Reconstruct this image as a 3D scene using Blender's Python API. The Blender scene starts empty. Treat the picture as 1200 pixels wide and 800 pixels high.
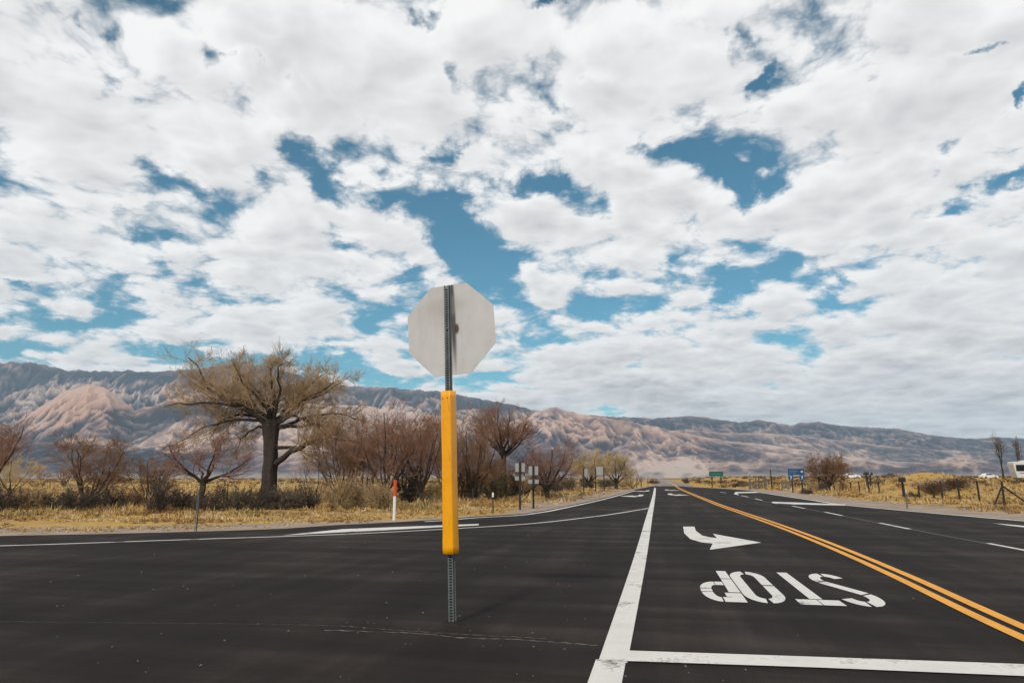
import bpy, bmesh, math, random
import numpy as np
from mathutils import Vector, Matrix

random.seed(7)
RNG = np.random.default_rng(11)
scene = bpy.context.scene
COL = scene.collection
R = math.radians

# ------------------------------------------------------------------ camera geometry
FPX = 800.0                      # 24 mm on a 36 mm sensor, in pixels of a 1200 wide frame
HOR = 559.5                      # image row of the eye-level horizon
PITCH = math.atan((HOR - 400) / FPX)
FH = FPX / math.cos(PITCH)
YAW = math.atan((771 - 600) / FH)
CAMZ = 1.35
FWD = np.array([-math.sin(YAW), math.cos(YAW), 0.0])
RGT = np.array([math.cos(YAW), math.sin(YAW), 0.0])
UP = np.array([0, 0, 1.0])
CF = FWD * math.cos(PITCH) + UP * math.sin(PITCH)
CU = -FWD * math.sin(PITCH) + UP * math.cos(PITCH)

def ray(px, py):
    d = CF * FPX + RGT * (px - 600) + CU * (400 - py)
    return d / np.linalg.norm(d)

def G(px, py, z=0.0):
    """ground point seen at a pixel"""
    d = ray(px, py)
    t = (z - CAMZ) / d[2]
    return np.array([0, 0, CAMZ]) + d * t

def D(px, dist, z=0.0):
    p = FWD * dist + RGT * dist * (px - 600) / FH
    return np.array([p[0], p[1], z])

def depth_of(p):
    return float(np.dot(p, FWD))

def azel(px, py):
    d = ray(px, py)
    return math.atan2(d[0], d[1]), math.asin(d[2])

# ------------------------------------------------------------------ numpy noise
def _hash(ix, iy, seed):
    n = (ix.astype(np.int64) * 374761393 + iy.astype(np.int64) * 668265263 + seed * 1442695041) & 0xFFFFFFFF
    n = ((n ^ (n >> 13)) * 1274126177) & 0xFFFFFFFF
    n = n ^ (n >> 16)
    return n

def pnoise(x, y, seed=0):
    x = np.asarray(x, float); y = np.asarray(y, float)
    ix = np.floor(x); iy = np.floor(y)
    fx = x - ix; fy = y - iy
    u = fx * fx * fx * (fx * (fx * 6 - 15) + 10)
    v = fy * fy * fy * (fy * (fy * 6 - 15) + 10)
    def g(dx, dy):
        a = _hash(ix + dx, iy + dy, seed) / 4294967295.0 * 2 * np.pi
        return np.cos(a) * (fx - dx) + np.sin(a) * (fy - dy)
    return (g(0, 0) * (1 - u) + g(1, 0) * u) * (1 - v) + (g(0, 1) * (1 - u) + g(1, 1) * u) * v

def fbm(x, y, octv=5, seed=0, gain=.5, lac=2.03):
    s = 0; a = 1.0
    for k in range(octv):
        s = s + a * pnoise(x, y, seed + k * 17)
        x = x * lac + 3.1; y = y * lac - 1.7; a *= gain
    return s

def ridged(x, y, octv=5, seed=0, gain=.5, lac=2.07):
    s = 0; a = 1.0; w = 1.0; tot = 0
    for k in range(octv):
        n = 1 - np.abs(pnoise(x, y, seed + k * 13)) * 2.0
        n = np.clip(n, 0, 1) ** 2 * w
        s = s + a * n; tot += a
        w = np.clip(n * 1.6, 0, 1)
        x = x * lac + 5.3; y = y * lac + 2.9; a *= gain
    return s / tot

def sstep(a, b, x):
    t = np.clip((x - a) / (b - a), 0, 1)
    return t * t * (3 - 2 * t)

# ------------------------------------------------------------------ materials
def nmat(name):
    m = bpy.data.materials.new(name); m.use_nodes = True
    nt = m.node_tree
    return m, nt, nt.nodes["Principled BSDF"]

def node(nt, typ, **kw):
    n = nt.nodes.new(typ)
    for k, v in kw.items():
        if k == 'inp':
            for kk, vv in v.items():
                n.inputs[kk].default_value = vv
        else:
            setattr(n, k, v)
    return n

def ramp(nt, stops):
    n = nt.nodes.new('ShaderNodeValToRGB')
    cr = n.color_ramp
    while len(cr.elements) < len(stops):
        cr.elements.new(0.5)
    for e, (p, c) in zip(cr.elements, stops):
        e.position = p
        e.color = (c[0], c[1], c[2], 1) if not isinstance(c, (int, float)) else (c, c, c, 1)
    return n

def basic(name, col, rough=.8, var=.25, scale=3.0, metal=0, spec=None, detail=5, bump=0, coord='Object', col2=None):
    m, nt, b = nmat(name)
    tc = node(nt, 'ShaderNodeTexCoord')
    no = node(nt, 'ShaderNodeTexNoise', inp={'Scale': scale, 'Detail': detail, 'Roughness': .6})
    nt.links.new(tc.outputs[coord], no.inputs['Vector'])
    c1 = [c * (1 - var) for c in col]; c2 = [min(1, c * (1 + var)) for c in (col2 or col)]
    rp = ramp(nt, [(.3, c1), (.7, c2)])
    nt.links.new(no.outputs['Fac'], rp.inputs['Fac'])
    nt.links.new(rp.outputs['Color'], b.inputs['Base Color'])
    b.inputs['Roughness'].default_value = rough
    b.inputs['Metallic'].default_value = metal
    if spec is not None:
        b.inputs['Specular IOR Level'].default_value = spec
    if bump:
        bp = node(nt, 'ShaderNodeBump', inp={'Strength': bump, 'Distance': .01})
        nt.links.new(no.outputs['Fac'], bp.inputs['Height'])
        nt.links.new(bp.outputs['Normal'], b.inputs['Normal'])
    return m

# ------------------------------------------------------------------ mesh helpers
def np_mesh(name, V, F, mat=None, smooth=False, mats=None, midx=None):
    """V (n,3), F (m,k) all faces with k corners"""
    V = np.ascontiguousarray(V, dtype=np.float32); F = np.ascontiguousarray(F, dtype=np.int32)
    me = bpy.data.meshes.new(name)
    k = F.shape[1]
    me.vertices.add(len(V)); me.vertices.foreach_set('co', V.ravel())
    me.loops.add(F.size); me.loops.foreach_set('vertex_index', F.ravel())
    me.polygons.add(len(F))
    me.polygons.foreach_set('loop_start', np.arange(0, F.size, k, dtype=np.int32))
    me.polygons.foreach_set('loop_total', np.full(len(F), k, dtype=np.int32))
    if mats:
        for mm in mats: me.materials.append(mm)
        if midx is not None: me.polygons.foreach_set('material_index', np.asarray(midx, dtype=np.int32))
    elif mat:
        me.materials.append(mat)
    if smooth:
        me.polygons.foreach_set('use_smooth', np.ones(len(F), dtype=bool))
    me.update(calc_edges=True)
    return me

def link(name, me, parent=None, loc=None):
    o = bpy.data.objects.new(name, me); COL.objects.link(o)
    if parent: o.parent = parent
    if loc is not None: o.location = loc
    return o

def tag(o, label=None, cat=None, group=None, kind=None):
    if label: o['label'] = label
    if cat: o['category'] = cat
    if group: o['group'] = group
    if kind: o['kind'] = kind
    return o

def thing(name, label, cat, loc=(0, 0, 0), rz=0, group=None):
    o = bpy.data.objects.new(name, None); COL.objects.link(o)
    o.empty_display_size = .2
    o.location = tuple(float(v) for v in loc); o.rotation_euler = (0, 0, rz)
    return tag(o, label, cat, group)

class MB:
    def __init__(s): s.bm = bmesh.new()
    def box(s, c, size, rot=None, bev=0):
        r = bmesh.ops.create_cube(s.bm, size=1)
        vs = r['verts']
        M = Matrix.Translation(Vector(c)) @ (rot if rot is not None else Matrix.Identity(4)) @ Matrix.Diagonal((*size, 1))
        bmesh.ops.transform(s.bm, matrix=M, verts=vs)
        if bev:
            es = list({e for v in vs for e in v.link_edges})
            bmesh.ops.bevel(s.bm, geom=es, offset=bev, segments=2, affect='EDGES', profile=.6)
        return s
    def tube(s, p0, p1, r0, r1=None, n=10, cap=True):
        p0 = Vector(p0); p1 = Vector(p1); r1 = r0 if r1 is None else r1
        d = p1 - p0
        q = d.to_track_quat('Z', 'Y').to_matrix().to_4x4()
        M = Matrix.Translation((p0 + p1) / 2) @ q
        bmesh.ops.create_cone(s.bm, cap_ends=cap, segments=n, radius1=r0, radius2=r1, depth=d.length, matrix=M)
        return s
    def prism(s, pts, y0, y1, axis='Y'):
        """polygon (a,b) extruded; axis Y: (a,y,b); axis Z: (a,b,z)"""
        f = (lambda a, b, t: (a, t, b)) if axis == 'Y' else ((lambda a, b, t: (a, b, t)) if axis == 'Z' else (lambda a, b, t: (t, a, b)))
        A = [s.bm.verts.new(f(a, b, y0)) for a, b in pts]
        B = [s.bm.verts.new(f(a, b, y1)) for a, b in pts]
        n = len(pts)
        s.bm.faces.new(A); s.bm.faces.new(B[::-1])
        for i in range(n):
            s.bm.faces.new((A[i], A[(i + 1) % n], B[(i + 1) % n], B[i]))
        return s
    def build(s, name, mat, parent=None, loc=None, bevel=0, smooth=False, me_only=False):
        bmesh.ops.recalc_face_normals(s.bm, faces=s.bm.faces[:])
        me = bpy.data.meshes.new(name); s.bm.to_mesh(me); s.bm.free()
        if mat: me.materials.append(mat)
        if smooth:
            for p in me.polygons: p.use_smooth = True
        if me_only: return me
        o = link(name, me, parent, loc)
        if bevel:
            md = o.modifiers.new('bevel', 'BEVEL'); md.width = bevel; md.segments = 2; md.limit_method = 'ANGLE'
        return o

def sheet(name, polys, z, mat, kind='structure', label=None):
    """flat marking made of one or several polygons of (x,y)"""
    bm = bmesh.new()
    for pts in polys:
        vs = [bm.verts.new((float(p[0]), float(p[1]), z)) for p in pts]
        f = bm.faces.new(vs)
        f.normal_update()
        if f.normal.z < 0: f.normal_flip()
    bmesh.ops.triangulate(bm, faces=bm.faces[:])
    me = bpy.data.meshes.new(name); bm.to_mesh(me); bm.free()
    me.materials.append(mat)
    o = link(name, me)
    o['kind'] = kind
    if label: o['label'] = label
    return o

def smoothline(pts, n=40):
    """smooth curve through 2-D points (chord-length cubic Hermite)"""
    P = np.array([[p[0], p[1]] for p in pts], float)
    u = np.r_[0, np.cumsum(np.hypot(*np.diff(P, axis=0).T))]
    if len(P) == 2:
        t = np.linspace(0, 1, max(2, n))[:, None]; return P[0] * (1 - t) + P[1] * t
    sl = np.diff(P, axis=0) / np.diff(u)[:, None]; h = np.diff(u)
    m = np.empty_like(P); m[0] = sl[0]; m[-1] = sl[-1]
    m[1:-1] = (sl[:-1] * h[1:, None] + sl[1:] * h[:-1, None]) / (h[1:] + h[:-1])[:, None]
    out = []; k = max(2, n // (len(P) - 1))
    for i in range(len(P) - 1):
        for t in np.linspace(0, 1, k, endpoint=(i == len(P) - 2)):
            out.append((2 * t**3 - 3 * t**2 + 1) * P[i] + (t**3 - 2 * t**2 + t) * h[i] * m[i] + (-2 * t**3 + 3 * t**2) * P[i + 1] + (t**3 - t**2) * h[i] * m[i + 1])
    return np.array(out)

def ribbon(line, w, off=0.0):
    """list of quads along a 2-D line of width w (number or array)"""
    L = np.asarray(line); t = np.gradient(L, axis=0)
    t /= np.linalg.norm(t, axis=1)[:, None] + 1e-9
    nrm = np.stack([-t[:, 1], t[:, 0]], 1)
    w = np.broadcast_to(np.asarray(w, float), (len(L),))[:, None]
    A = L + nrm * (off + w / 2); B = L + nrm * (off - w / 2)
    return [[A[i], A[i + 1], B[i + 1], B[i]] for i in range(len(L) - 1)]

# ------------------------------------------------------------------ camera, sun, world
cam = bpy.data.cameras.new('camera'); camo = bpy.data.objects.new('camera', cam); COL.objects.link(camo)
cam.lens = 24; cam.sensor_width = 36; cam.clip_start = .05; cam.clip_end = 60000
camo.location = (0, 0, CAMZ); camo.rotation_euler = (math.pi / 2 + PITCH, 0, YAW)
scene.camera = camo

SUN_EL = R(40)
sun_dir_h = RGT * math.sin(R(-24)) - FWD * math.cos(R(-24))
SUN = np.array([sun_dir_h[0] * math.cos(SUN_EL), sun_dir_h[1] * math.cos(SUN_EL), math.sin(SUN_EL)])
sl = bpy.data.lights.new('sun', 'SUN'); slo = bpy.data.objects.new('sun', sl); COL.objects.link(slo)
sl.energy = 2.5; sl.angle = R(6); sl.color = (1, .93, .84)
slo.rotation_euler = Vector(SUN).to_track_quat('Z', 'Y').to_euler()
slo.location = (0, -20, 60)

world = bpy.data.worlds.new("World"); scene.world = world; world.use_nodes = True
def build_world():
    nt = world.node_tree; L = nt.links.new
    bg = nt.nodes['Background']; bg.inputs['Strength'].default_value = .1
    sky = node(nt, 'ShaderNodeTexSky', sky_type='NISHITA')
    sky.sun_disc = False; sky.sun_elevation = SUN_EL
    sky.sun_rotation = math.atan2(SUN[0], SUN[1])
    sky.altitude = 1200; sky.air_density = 1.0; sky.dust_density = .6; sky.ozone_density = 1.5
    tc = node(nt, 'ShaderNodeTexCoord')
    sep = node(nt, 'ShaderNodeSeparateXYZ'); L(tc.outputs['Generated'], sep.inputs[0])
    def math_(op, a, b=None, c=None, clamp=False):
        n = node(nt, 'ShaderNodeMath', operation=op); n.use_clamp = clamp
        for i, v in enumerate((a, b, c)):
            if v is None: continue
            if isinstance(v, (int, float)): n.inputs[i].default_value = v
            else: L(v, n.inputs[i])
        return n.outputs[0]
    az = math_('ARCTAN2', sep.outputs[0], sep.outputs[1])
    el = math_('ARCSINE', sep.outputs[2])
    ae = node(nt, 'ShaderNodeCombineXYZ'); L(az, ae.inputs[0]); L(el, ae.inputs[1])
    # cloud deck: direction projected on a high plane (flattened towards the horizon)
    zz = math_('ADD', math_('MAXIMUM', sep.outputs[2], 0.0), .18)
    pl = node(nt, 'ShaderNodeCombineXYZ')
    L(math_('DIVIDE', sep.outputs[0], zz), pl.inputs[0]); L(math_('DIVIDE', sep.outputs[1], zz), pl.inputs[1])
    # domain warp
    wn = node(nt, 'ShaderNodeTexNoise', inp={'Scale': 3.2, 'Detail': 3, 'Roughness': .5})
    L(pl.outputs[0], wn.inputs['Vector'])
    wv = node(nt, 'ShaderNodeVectorMath', operation='MULTIPLY_ADD')
    L(wn.outputs['Color'], wv.inputs[0]); wv.inputs[1].default_value = (.16, .16, 0); L(pl.outputs[0], wv.inputs[2])
    P = wv.outputs[0]
    wn2 = node(nt, 'ShaderNodeTexNoise', inp={'Scale': 9.0, 'Detail': 7, 'Roughness': .6})
    L(ae.outputs[0], wn2.inputs['Vector'])
    aw = node(nt, 'ShaderNodeVectorMath', operation='MULTIPLY_ADD')
    L(wn2.outputs['Color'], aw.inputs[0]); aw.inputs[1].default_value = (.20, .13, 0); L(ae.outputs[0], aw.inputs[2])
    # clear patches (direction, size) and thick patches
    HOLES = [(255, 78, 26, 14, .8), (345, 90, 16, 14, 1.0), (285, 74, 14, 11, .9), (315, 105, 30, 14, .5), (205, 208, 70, 20, .75), (300, 195, 40, 20, .7),
             (345, 165, 26, 22, .7), (385, 195, 30, 26, .9), (430, 215, 46, 22, 1.1), (490, 235, 46, 26, 1.1), (540, 265, 46, 32, 1.2), (560, 300, 36, 30, 1.1), (520, 290, 30, 18, .6),
             (595, 330, 34, 36, .9), (640, 212, 36, 22, 1.1), (590, 228, 40, 14, .9), (735, 190, 22, 12, .6), (795, 185, 34, 14, .9), (850, 200, 44, 18, 1.1), (890, 222, 34, 24, 1.1),
             (865, 335, 46, 28, 1.15), (805, 315, 40, 18, .9), (840, 355, 36, 16, .8), (925, 300, 26, 12, .7), (720, 330, 30, 16, .5), (28, 368, 50, 18, 1.0), (90, 392, 75, 16, 1.0), (8, 328, 24, 9, .9),
             (430, 432, 90, 18, 1.1), (330, 422, 70, 14, .8), (60, 418, 90, 11, 1.0), (210, 412, 60, 8, .7), (178, 292, 24, 26, .9), (190, 320, 26, 14, .6),
             (610, 380, 32, 34, .8), (525, 398, 46, 22, .9), (515, 172, 20, 20, .9), (525, 95, 18, 22, .7), (640, 110, 14, 12, .5), (697, 96, 16, 9, .9), (886, 95, 12, 20, 1.1), (895, 70, 12, 10, .6),
             (1150, 46, 32, 8, 1.1), (1193, 114, 12, 18, 1.2), (1185, 212, 28, 9, .9), (1105, 243, 56, 11, .9), (1060, 235, 24, 12, .6), (965, 342, 30, 10, .7), (1170, 275, 24, 10, .5),
             (70, 12, 14, 8, .5), (122, 38, 12, 9, .4), (130, 100, 20, 14, .4), (500, 22, 24, 9, .7), (642, 4, 18, 9, .9), (868, 55, 14, 16, .7), (1120, 190, 20, 14, .7), (1045, 85, 16, 10, .4),
             (470, 330, 24, 18, .6), (700, 240, 24, 12, .6), (690, 362, 22, 14, .6), (240, 340, 30, 14, .5), (150, 240, 30, 10, .5), (420, 275, 30, 14, .5), (760, 395, 30, 8, .5), (1010, 130, 10, 10, .3)]
    THICK = [(720, 474, 120, 26, .9), (880, 490, 90, 20, .7), (1130, 490, 120, 30, 1.0), (1180, 420, 80, 30, .5), (60, 20, 100, 44, .55), (960, 60, 60, 40, .3), (120, 140, 130, 60, .5), (470, 120, 60, 40, .45), (720, 130, 90, 50, .5), (1000, 190, 110, 80, .6), (690, 255, 70, 30, .45), (780, 250, 60, 34, .5),
             (350, 300, 110, 40, .5), (90, 280, 70, 36, .5), (1000, 430, 210, 44, .75), (740, 440, 110, 40, .65), (1100, 360, 120, 40, .5), (900, 470, 300, 24, .6), (250, 365, 120, 20, .4), (560, 180, 44, 22, .5), (930, 255, 50, 24, .5), (230, 150, 70, 40, .4)]
    tot = None
    for sign, lst in ((1, HOLES), (-1, THICK)):
        for (px, py, rx, ry, s) in lst:
            a, e = azel(px, py)
            a1, _ = azel(px + rx, py); _, e1 = azel(px, py - ry)
            ra = 1.25 / abs(a1 - a); re = 1.25 / abs(e1 - e)
            wob = (.10, .065)        # mean of the warp
            n1 = node(nt, 'ShaderNodeVectorMath', operation='MULTIPLY_ADD')
            L(aw.outputs[0], n1.inputs[0]); n1.inputs[1].default_value = (ra, re, 0)
            n1.inputs[2].default_value = (-(a + wob[0]) * ra, -(e + wob[1]) * re, 0)
            n2 = node(nt, 'ShaderNodeVectorMath', operation='LENGTH'); L(n1.outputs[0], n2.inputs[0])
            mr = node(nt, 'ShaderNodeMapRange', interpolation_type='SMOOTHSTEP')
            mr.inputs['From Min'].default_value = 2.0; mr.inputs['From Max'].default_value = .0
            mr.inputs['To Min'].default_value = 0; mr.inputs['To Max'].default_value = s * sign * .34
            L(n2.outputs['Value'], mr.inputs['Value'])
            tot = mr.outputs[0] if tot is None else math_('ADD', tot, mr.outputs[0])
    def dens(vec, detail):
        a = node(nt, 'ShaderNodeTexNoise', inp={'Scale': 2.3, 'Detail': 7, 'Roughness': .55, 'Lacunarity': 2.1})
        L(vec, a.inputs['Vector'])
        b = node(nt, 'ShaderNodeTexVoronoi', feature='SMOOTH_F1' if detail > 3 else 'F1', voronoi_dimensions='2D')
        b.normalize = True
        for k_, v_ in (('Scale', 4.5), ('Detail', detail), ('Roughness', .56), ('Lacunarity', 2.2), ('Randomness', 1)): b.inputs[k_].default_value = v_
        if detail > 3: b.inputs['Smoothness'].default_value = .35
        L(vec, b.inputs['Vector'])
        puff = math_('SUBTRACT', 1.0, b.outputs['Distance'])
        return math_('ADD', math_('MULTIPLY', a.outputs['Fac'], .62), math_('MULTIPLY', puff, .48))
    d0 = dens(P, 4.0)
    cover = math_('SUBTRACT', math_('ADD', math_('MULTIPLY', math_('SUBTRACT', d0, .60), 2.9), .53), tot)
    mask = node(nt, 'ShaderNodeMapRange', interpolation_type='SMOOTHSTEP')
    mask.inputs['From Min'].default_value = .35; mask.inputs['From Max'].default_value = .69
    L(cover, mask.inputs['Value'])
    # light on the deck: density towards the sun against density here, and its own thickness
    so = node(nt, 'ShaderNodeVectorMath', operation='ADD'); L(P, so.inputs[0])
    so.inputs[1].default_value = (SUN[0] * .075, SUN[1] * .075, 0)
    d1 = dens(so.outputs[0], 2.0)
    rel = math_('MULTIPLY_ADD', math_('SUBTRACT', d0, d1), 3.4, .60)
    thick = node(nt, 'ShaderNodeMapRange'); thick.inputs['From Min'].default_value = .62; thick.inputs['From Max'].default_value = 1.3
    thick.inputs['To Min'].default_value = .22; thick.inputs['To Max'].default_value = -.34
    L(cover, thick.inputs['Value'])
    lit = math_('ADD', rel, thick.outputs[0], clamp=True)
    cc = ramp(nt, [(0, (.52, .515, .53)), (.4, (.71, .705, .715)), (.75, (.85, .845, .845)), (1, (.95, .945, .94))])
    L(lit, cc.inputs['Fac'])
    cs = node(nt, 'ShaderNodeVectorMath', operation='SCALE'); cs.inputs['Scale'].default_value = 10.3
    L(cc.outputs['Color'], cs.inputs[0])
    # clear air, graded slightly to teal
    tint = node(nt, 'ShaderNodeVectorMath', operation='MULTIPLY'); L(sky.outputs[0], tint.inputs[0]); tint.inputs[1].default_value = (.50, 1.0, .94)
    mx = node(nt, 'ShaderNodeMix', data_type='RGBA')
    L(mask.outputs[0], mx.inputs['Factor']); L(tint.outputs[0], mx.inputs['A']); L(cs.outputs[0], mx.inputs['B'])
    L(mx.outputs['Result'], bg.inputs['Color'])
build_world()

# ------------------------------------------------------------------ shared materials
def asphalt_mat(name, base, old=False):
    m, nt, b = nmat(name); L = nt.links.new
    tc = node(nt, 'ShaderNodeTexCoord')
    geo = tc.outputs['Object']
    big = node(nt, 'ShaderNodeTexNoise', inp={'Scale': .22, 'Detail': 6, 'Roughness': .6}); L(geo, big.inputs['Vector'])
    # wheel-polished streaks run along the lanes
    mp = node(nt, 'ShaderNodeMapping'); mp.inputs['Scale'].default_value = (1.5, .12, 1); mp.inputs['Rotation'].default_value = (0, 0, R(-8)); L(geo, mp.inputs['Vector'])
    st = node(nt, 'ShaderNodeTexNoise', inp={'Scale': 1.0, 'Detail': 5, 'Roughness': .6}); L(mp.outputs[0], st.inputs['Vector'])
    mp2 = node(nt, 'ShaderNodeMapping'); mp2.inputs['Scale'].default_value = (.10, 1.2, 1); mp2.inputs['Rotation'].default_value = (0, 0, R(32)); L(geo, mp2.inputs['Vector'])
    st2 = node(nt, 'ShaderNodeTexNoise', inp={'Scale': 1.0, 'Detail': 5, 'Roughness': .6}); L(mp2.outputs[0], st2.inputs['Vector'])
    agg = node(nt, 'ShaderNodeTexNoise', inp={'Scale': 75.0, 'Detail': 4, 'Roughness': .8}); L(geo, agg.inputs['Vector'])
    vor = node(nt, 'ShaderNodeTexVoronoi', inp={'Scale': 1.6, 'Randomness': 1}); L(geo, vor.inputs['Vector'])
    def mth(op, a, bb, clamp=False):
        n = node(nt, 'ShaderNodeMath', operation=op); n.use_clamp = clamp
        for i, v in enumerate((a, bb)):
            if isinstance(v, (int, float)): n.inputs[i].default_value = v
            else: L(v, n.inputs[i])
        return n.outputs[0]
    s = mth('ADD', mth('ADD', mth('MULTIPLY', big.outputs['Fac'], .5), mth('MULTIPLY', st.outputs['Fac'], .35)), mth('MULTIPLY', st2.outputs['Fac'], .45))
    s = mth('ADD', s, mth('MULTIPLY', agg.outputs['Fac'], .34))
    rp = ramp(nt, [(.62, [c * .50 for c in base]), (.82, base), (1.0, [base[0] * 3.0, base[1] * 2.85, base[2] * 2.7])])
    L(s, rp.inputs['Fac'])
    # pale grit lying about
    sp = node(nt, 'ShaderNodeMapRange', interpolation_type='SMOOTHSTEP'); L(vor.outputs['Distance'], sp.inputs['Value'])
    sp.inputs['From Min'].default_value = .016; sp.inputs['From Max'].default_value = .008
    mx = node(nt, 'ShaderNodeMix', data_type='RGBA'); L(rp.outputs['Color'], mx.inputs['A']); mx.inputs['B'].default_value = (.24, .21, .18, 1)
    L(mth('MULTIPLY', sp.outputs[0], mth('GREATER_THAN', agg.outputs['Fac'], .5)), mx.inputs['Factor'])
    L(mx.outputs['Result'], b.inputs['Base Color'])
    rr = node(nt, 'ShaderNodeMapRange'); L(s, rr.inputs['Value']); rr.inputs['From Min'].default_value = .5; rr.inputs['From Max'].default_value = 1
    rr.inputs['To Min'].default_value = .97; rr.inputs['To Max'].default_value = .8; L(rr.outputs[0], b.inputs['Roughness'])
    b.inputs['Specular IOR Level'].default_value = .12
    bp = node(nt, 'ShaderNodeBump', inp={'Strength': .6, 'Distance': .008}); L(agg.outputs['Fac'], bp.inputs['Height']); L(bp.outputs['Normal'], b.inputs['Normal'])
    return m

def paint_mat(name, col, under, wear=.5):
    m, nt, b = nmat(name); L = nt.links.new
    tc = node(nt, 'ShaderNodeTexCoord')
    n1 = node(nt, 'ShaderNodeTexNoise', inp={'Scale': 30.0, 'Detail': 6, 'Roughness': .72}); L(tc.outputs['Object'], n1.inputs['Vector'])
    n2 = node(nt, 'ShaderNodeTexNoise', inp={'Scale': 1.7, 'Detail': 5, 'Roughness': .65}); L(tc.outputs['Object'], n2.inputs['Vector'])
    ad = node(nt, 'ShaderNodeMath', operation='MULTIPLY_ADD'); L(n1.outputs['Fac'], ad.inputs[0]); ad.inputs[1].default_value = .6; L(n2.outputs['Fac'], ad.inputs[2])
    wr = node(nt, 'ShaderNodeMapRange', interpolation_type='SMOOTHSTEP'); L(ad.outputs[0], wr.inputs['Value'])
    wr.inputs['From Min'].default_value = .90 + (.5 - wear) * .2; wr.inputs['From Max'].default_value = 1.12 + (.5 - wear) * .2
    rp = ramp(nt, [(.3, [c * .8 for c in col]), (.7, col)]); L(n2.outputs['Fac'], rp.inputs['Fac'])
    mx = node(nt, 'ShaderNodeMix', data_type='RGBA'); L(wr.outputs[0], mx.inputs['Factor']); L(rp.outputs['Color'], mx.inputs['A'])
    mx.inputs['B'].default_value = (*under, 1)
    L(mx.outputs['Result'], b.inputs['Base Color']); b.inputs['Roughness'].default_value = .7
    b.inputs['Specular IOR Level'].default_value = .25
    return m

M = {}
M['asphalt'] = asphalt_mat('fresh_asphalt', (.0195, .0155, .0137))
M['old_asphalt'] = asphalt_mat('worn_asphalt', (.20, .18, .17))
M['white_paint'] = paint_mat('white_road_paint', (.70, .67, .63), (.10, .09, .08), .85)
M['yellow_paint'] = paint_mat('yellow_road_paint', (.78, .36, .055), (.2, .1, .03), .4)
M['thin_paint'] = paint_mat('worn_white_road_paint', (.085, .078, .074), (.03, .027, .025), .6)
M['crack'] = basic('crack_filler', (.105, .083, .066), .95, .5, 9)
M['galv'] = basic('galvanised_steel', (.125, .138, .138), .6, .25, 14, metal=.35)
M['dark_steel'] = basic('dark_green_steel', (.045, .055, .052), .6, .3, 9, metal=.2)
M['hole'] = basic('post_hole_shade', (.006, .006, .006), .9, .1)
M['dark_wood'] = basic('dark_wood_post', (.022, .018, .015), .85, .4, 12, bump=.3)
M['grey_wood'] = basic('weathered_grey_wood', (.12, .10, .085), .9, .4, 10, bump=.4)
M['sign_back'] = basic('aluminium_sign_back', (.55, .54, .53), .6, .12, 3)
M['wire'] = basic('rusty_wire', (.10, .075, .06), .8, .3, 10)

# ------------------------------------------------------------------ the ground
LE = [(-420, 633), (-200, 631), (0, 627.5), (200, 623.2), (330, 619), (400, 614.5), (462, 611.5), (517, 608.2), (560, 604.6), (600, 602.5), (630, 599), (658, 594), (683, 588.6), (705, 583.8), (728, 578), (745, 573.4)]
RE = [(785, 569), (815, 570.6), (850, 572.4), (880, 574.8), (894, 576.7), (912, 579.3), (950, 584.8), (990, 590.6), (1063, 597.5), (1200, 609.2), (1330, 619.6), (1500, 630)]
LEw = [G(*p)[:2] for p in LE]; REw = [G(*p)[:2] for p in RE]
FAR_L, FAR_R = -0.95, 5.6
left_line = np.vstack([[(-260, LEw[0][1] - 10)], smoothline(LEw, 150)])
right_line = np.vstack([smoothline(REw, 110), [(140, REw[-1][1] - 14), (300, REw[-1][1] - 24)]])
yend = 118.0
asphalt_poly = [tuple(p) for p in left_line] + [(FAR_L, yend), (FAR_R, yend)] + [tuple(p) for p in right_line if p[1] < yend or p[0] > 8]
asphalt_poly += [(300, -12), (-260, -12)]

def seg_dist(P, poly):
    """distance of points P (n,2) to a closed polygon, and inside mask"""
    A = np.array(poly); B = np.roll(A, -1, 0)
    best = np.full(len(P), 1e9); inside = np.zeros(len(P), bool)
    for a, b in zip(A, B):
        ab = b - a; t = np.clip(((P - a) @ ab) / (ab @ ab + 1e-9), 0, 1)
        d = np.hypot(*(P - (a + t[:, None] * ab)).T)
        best = np.minimum(best, d)
        c = (a[1] > P[:, 1]) != (b[1] > P[:, 1])
        with np.errstate(divide='ignore', invalid='ignore'):
            xi = (b[0] - a[0]) * (P[:, 1] - a[1]) / (b[1] - a[1]) + a[0]
        inside ^= c & (P[:, 0] < xi)
    return best, inside

def road_dist(P):
    """signed distance: negative on the carriageway"""
    P = np.asarray(P, float)
    d, ins = seg_dist(P, asphalt_poly)
    sd = np.where(ins, -d, d)
    far = P[:, 1] > yend - 6
    cx = (FAR_L + FAR_R) / 2; hw = (FAR_R - FAR_L) / 2
    fd = np.abs(P[:, 0] - cx) - hw
    return np.where(far, np.minimum(sd, fd), sd)

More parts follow.
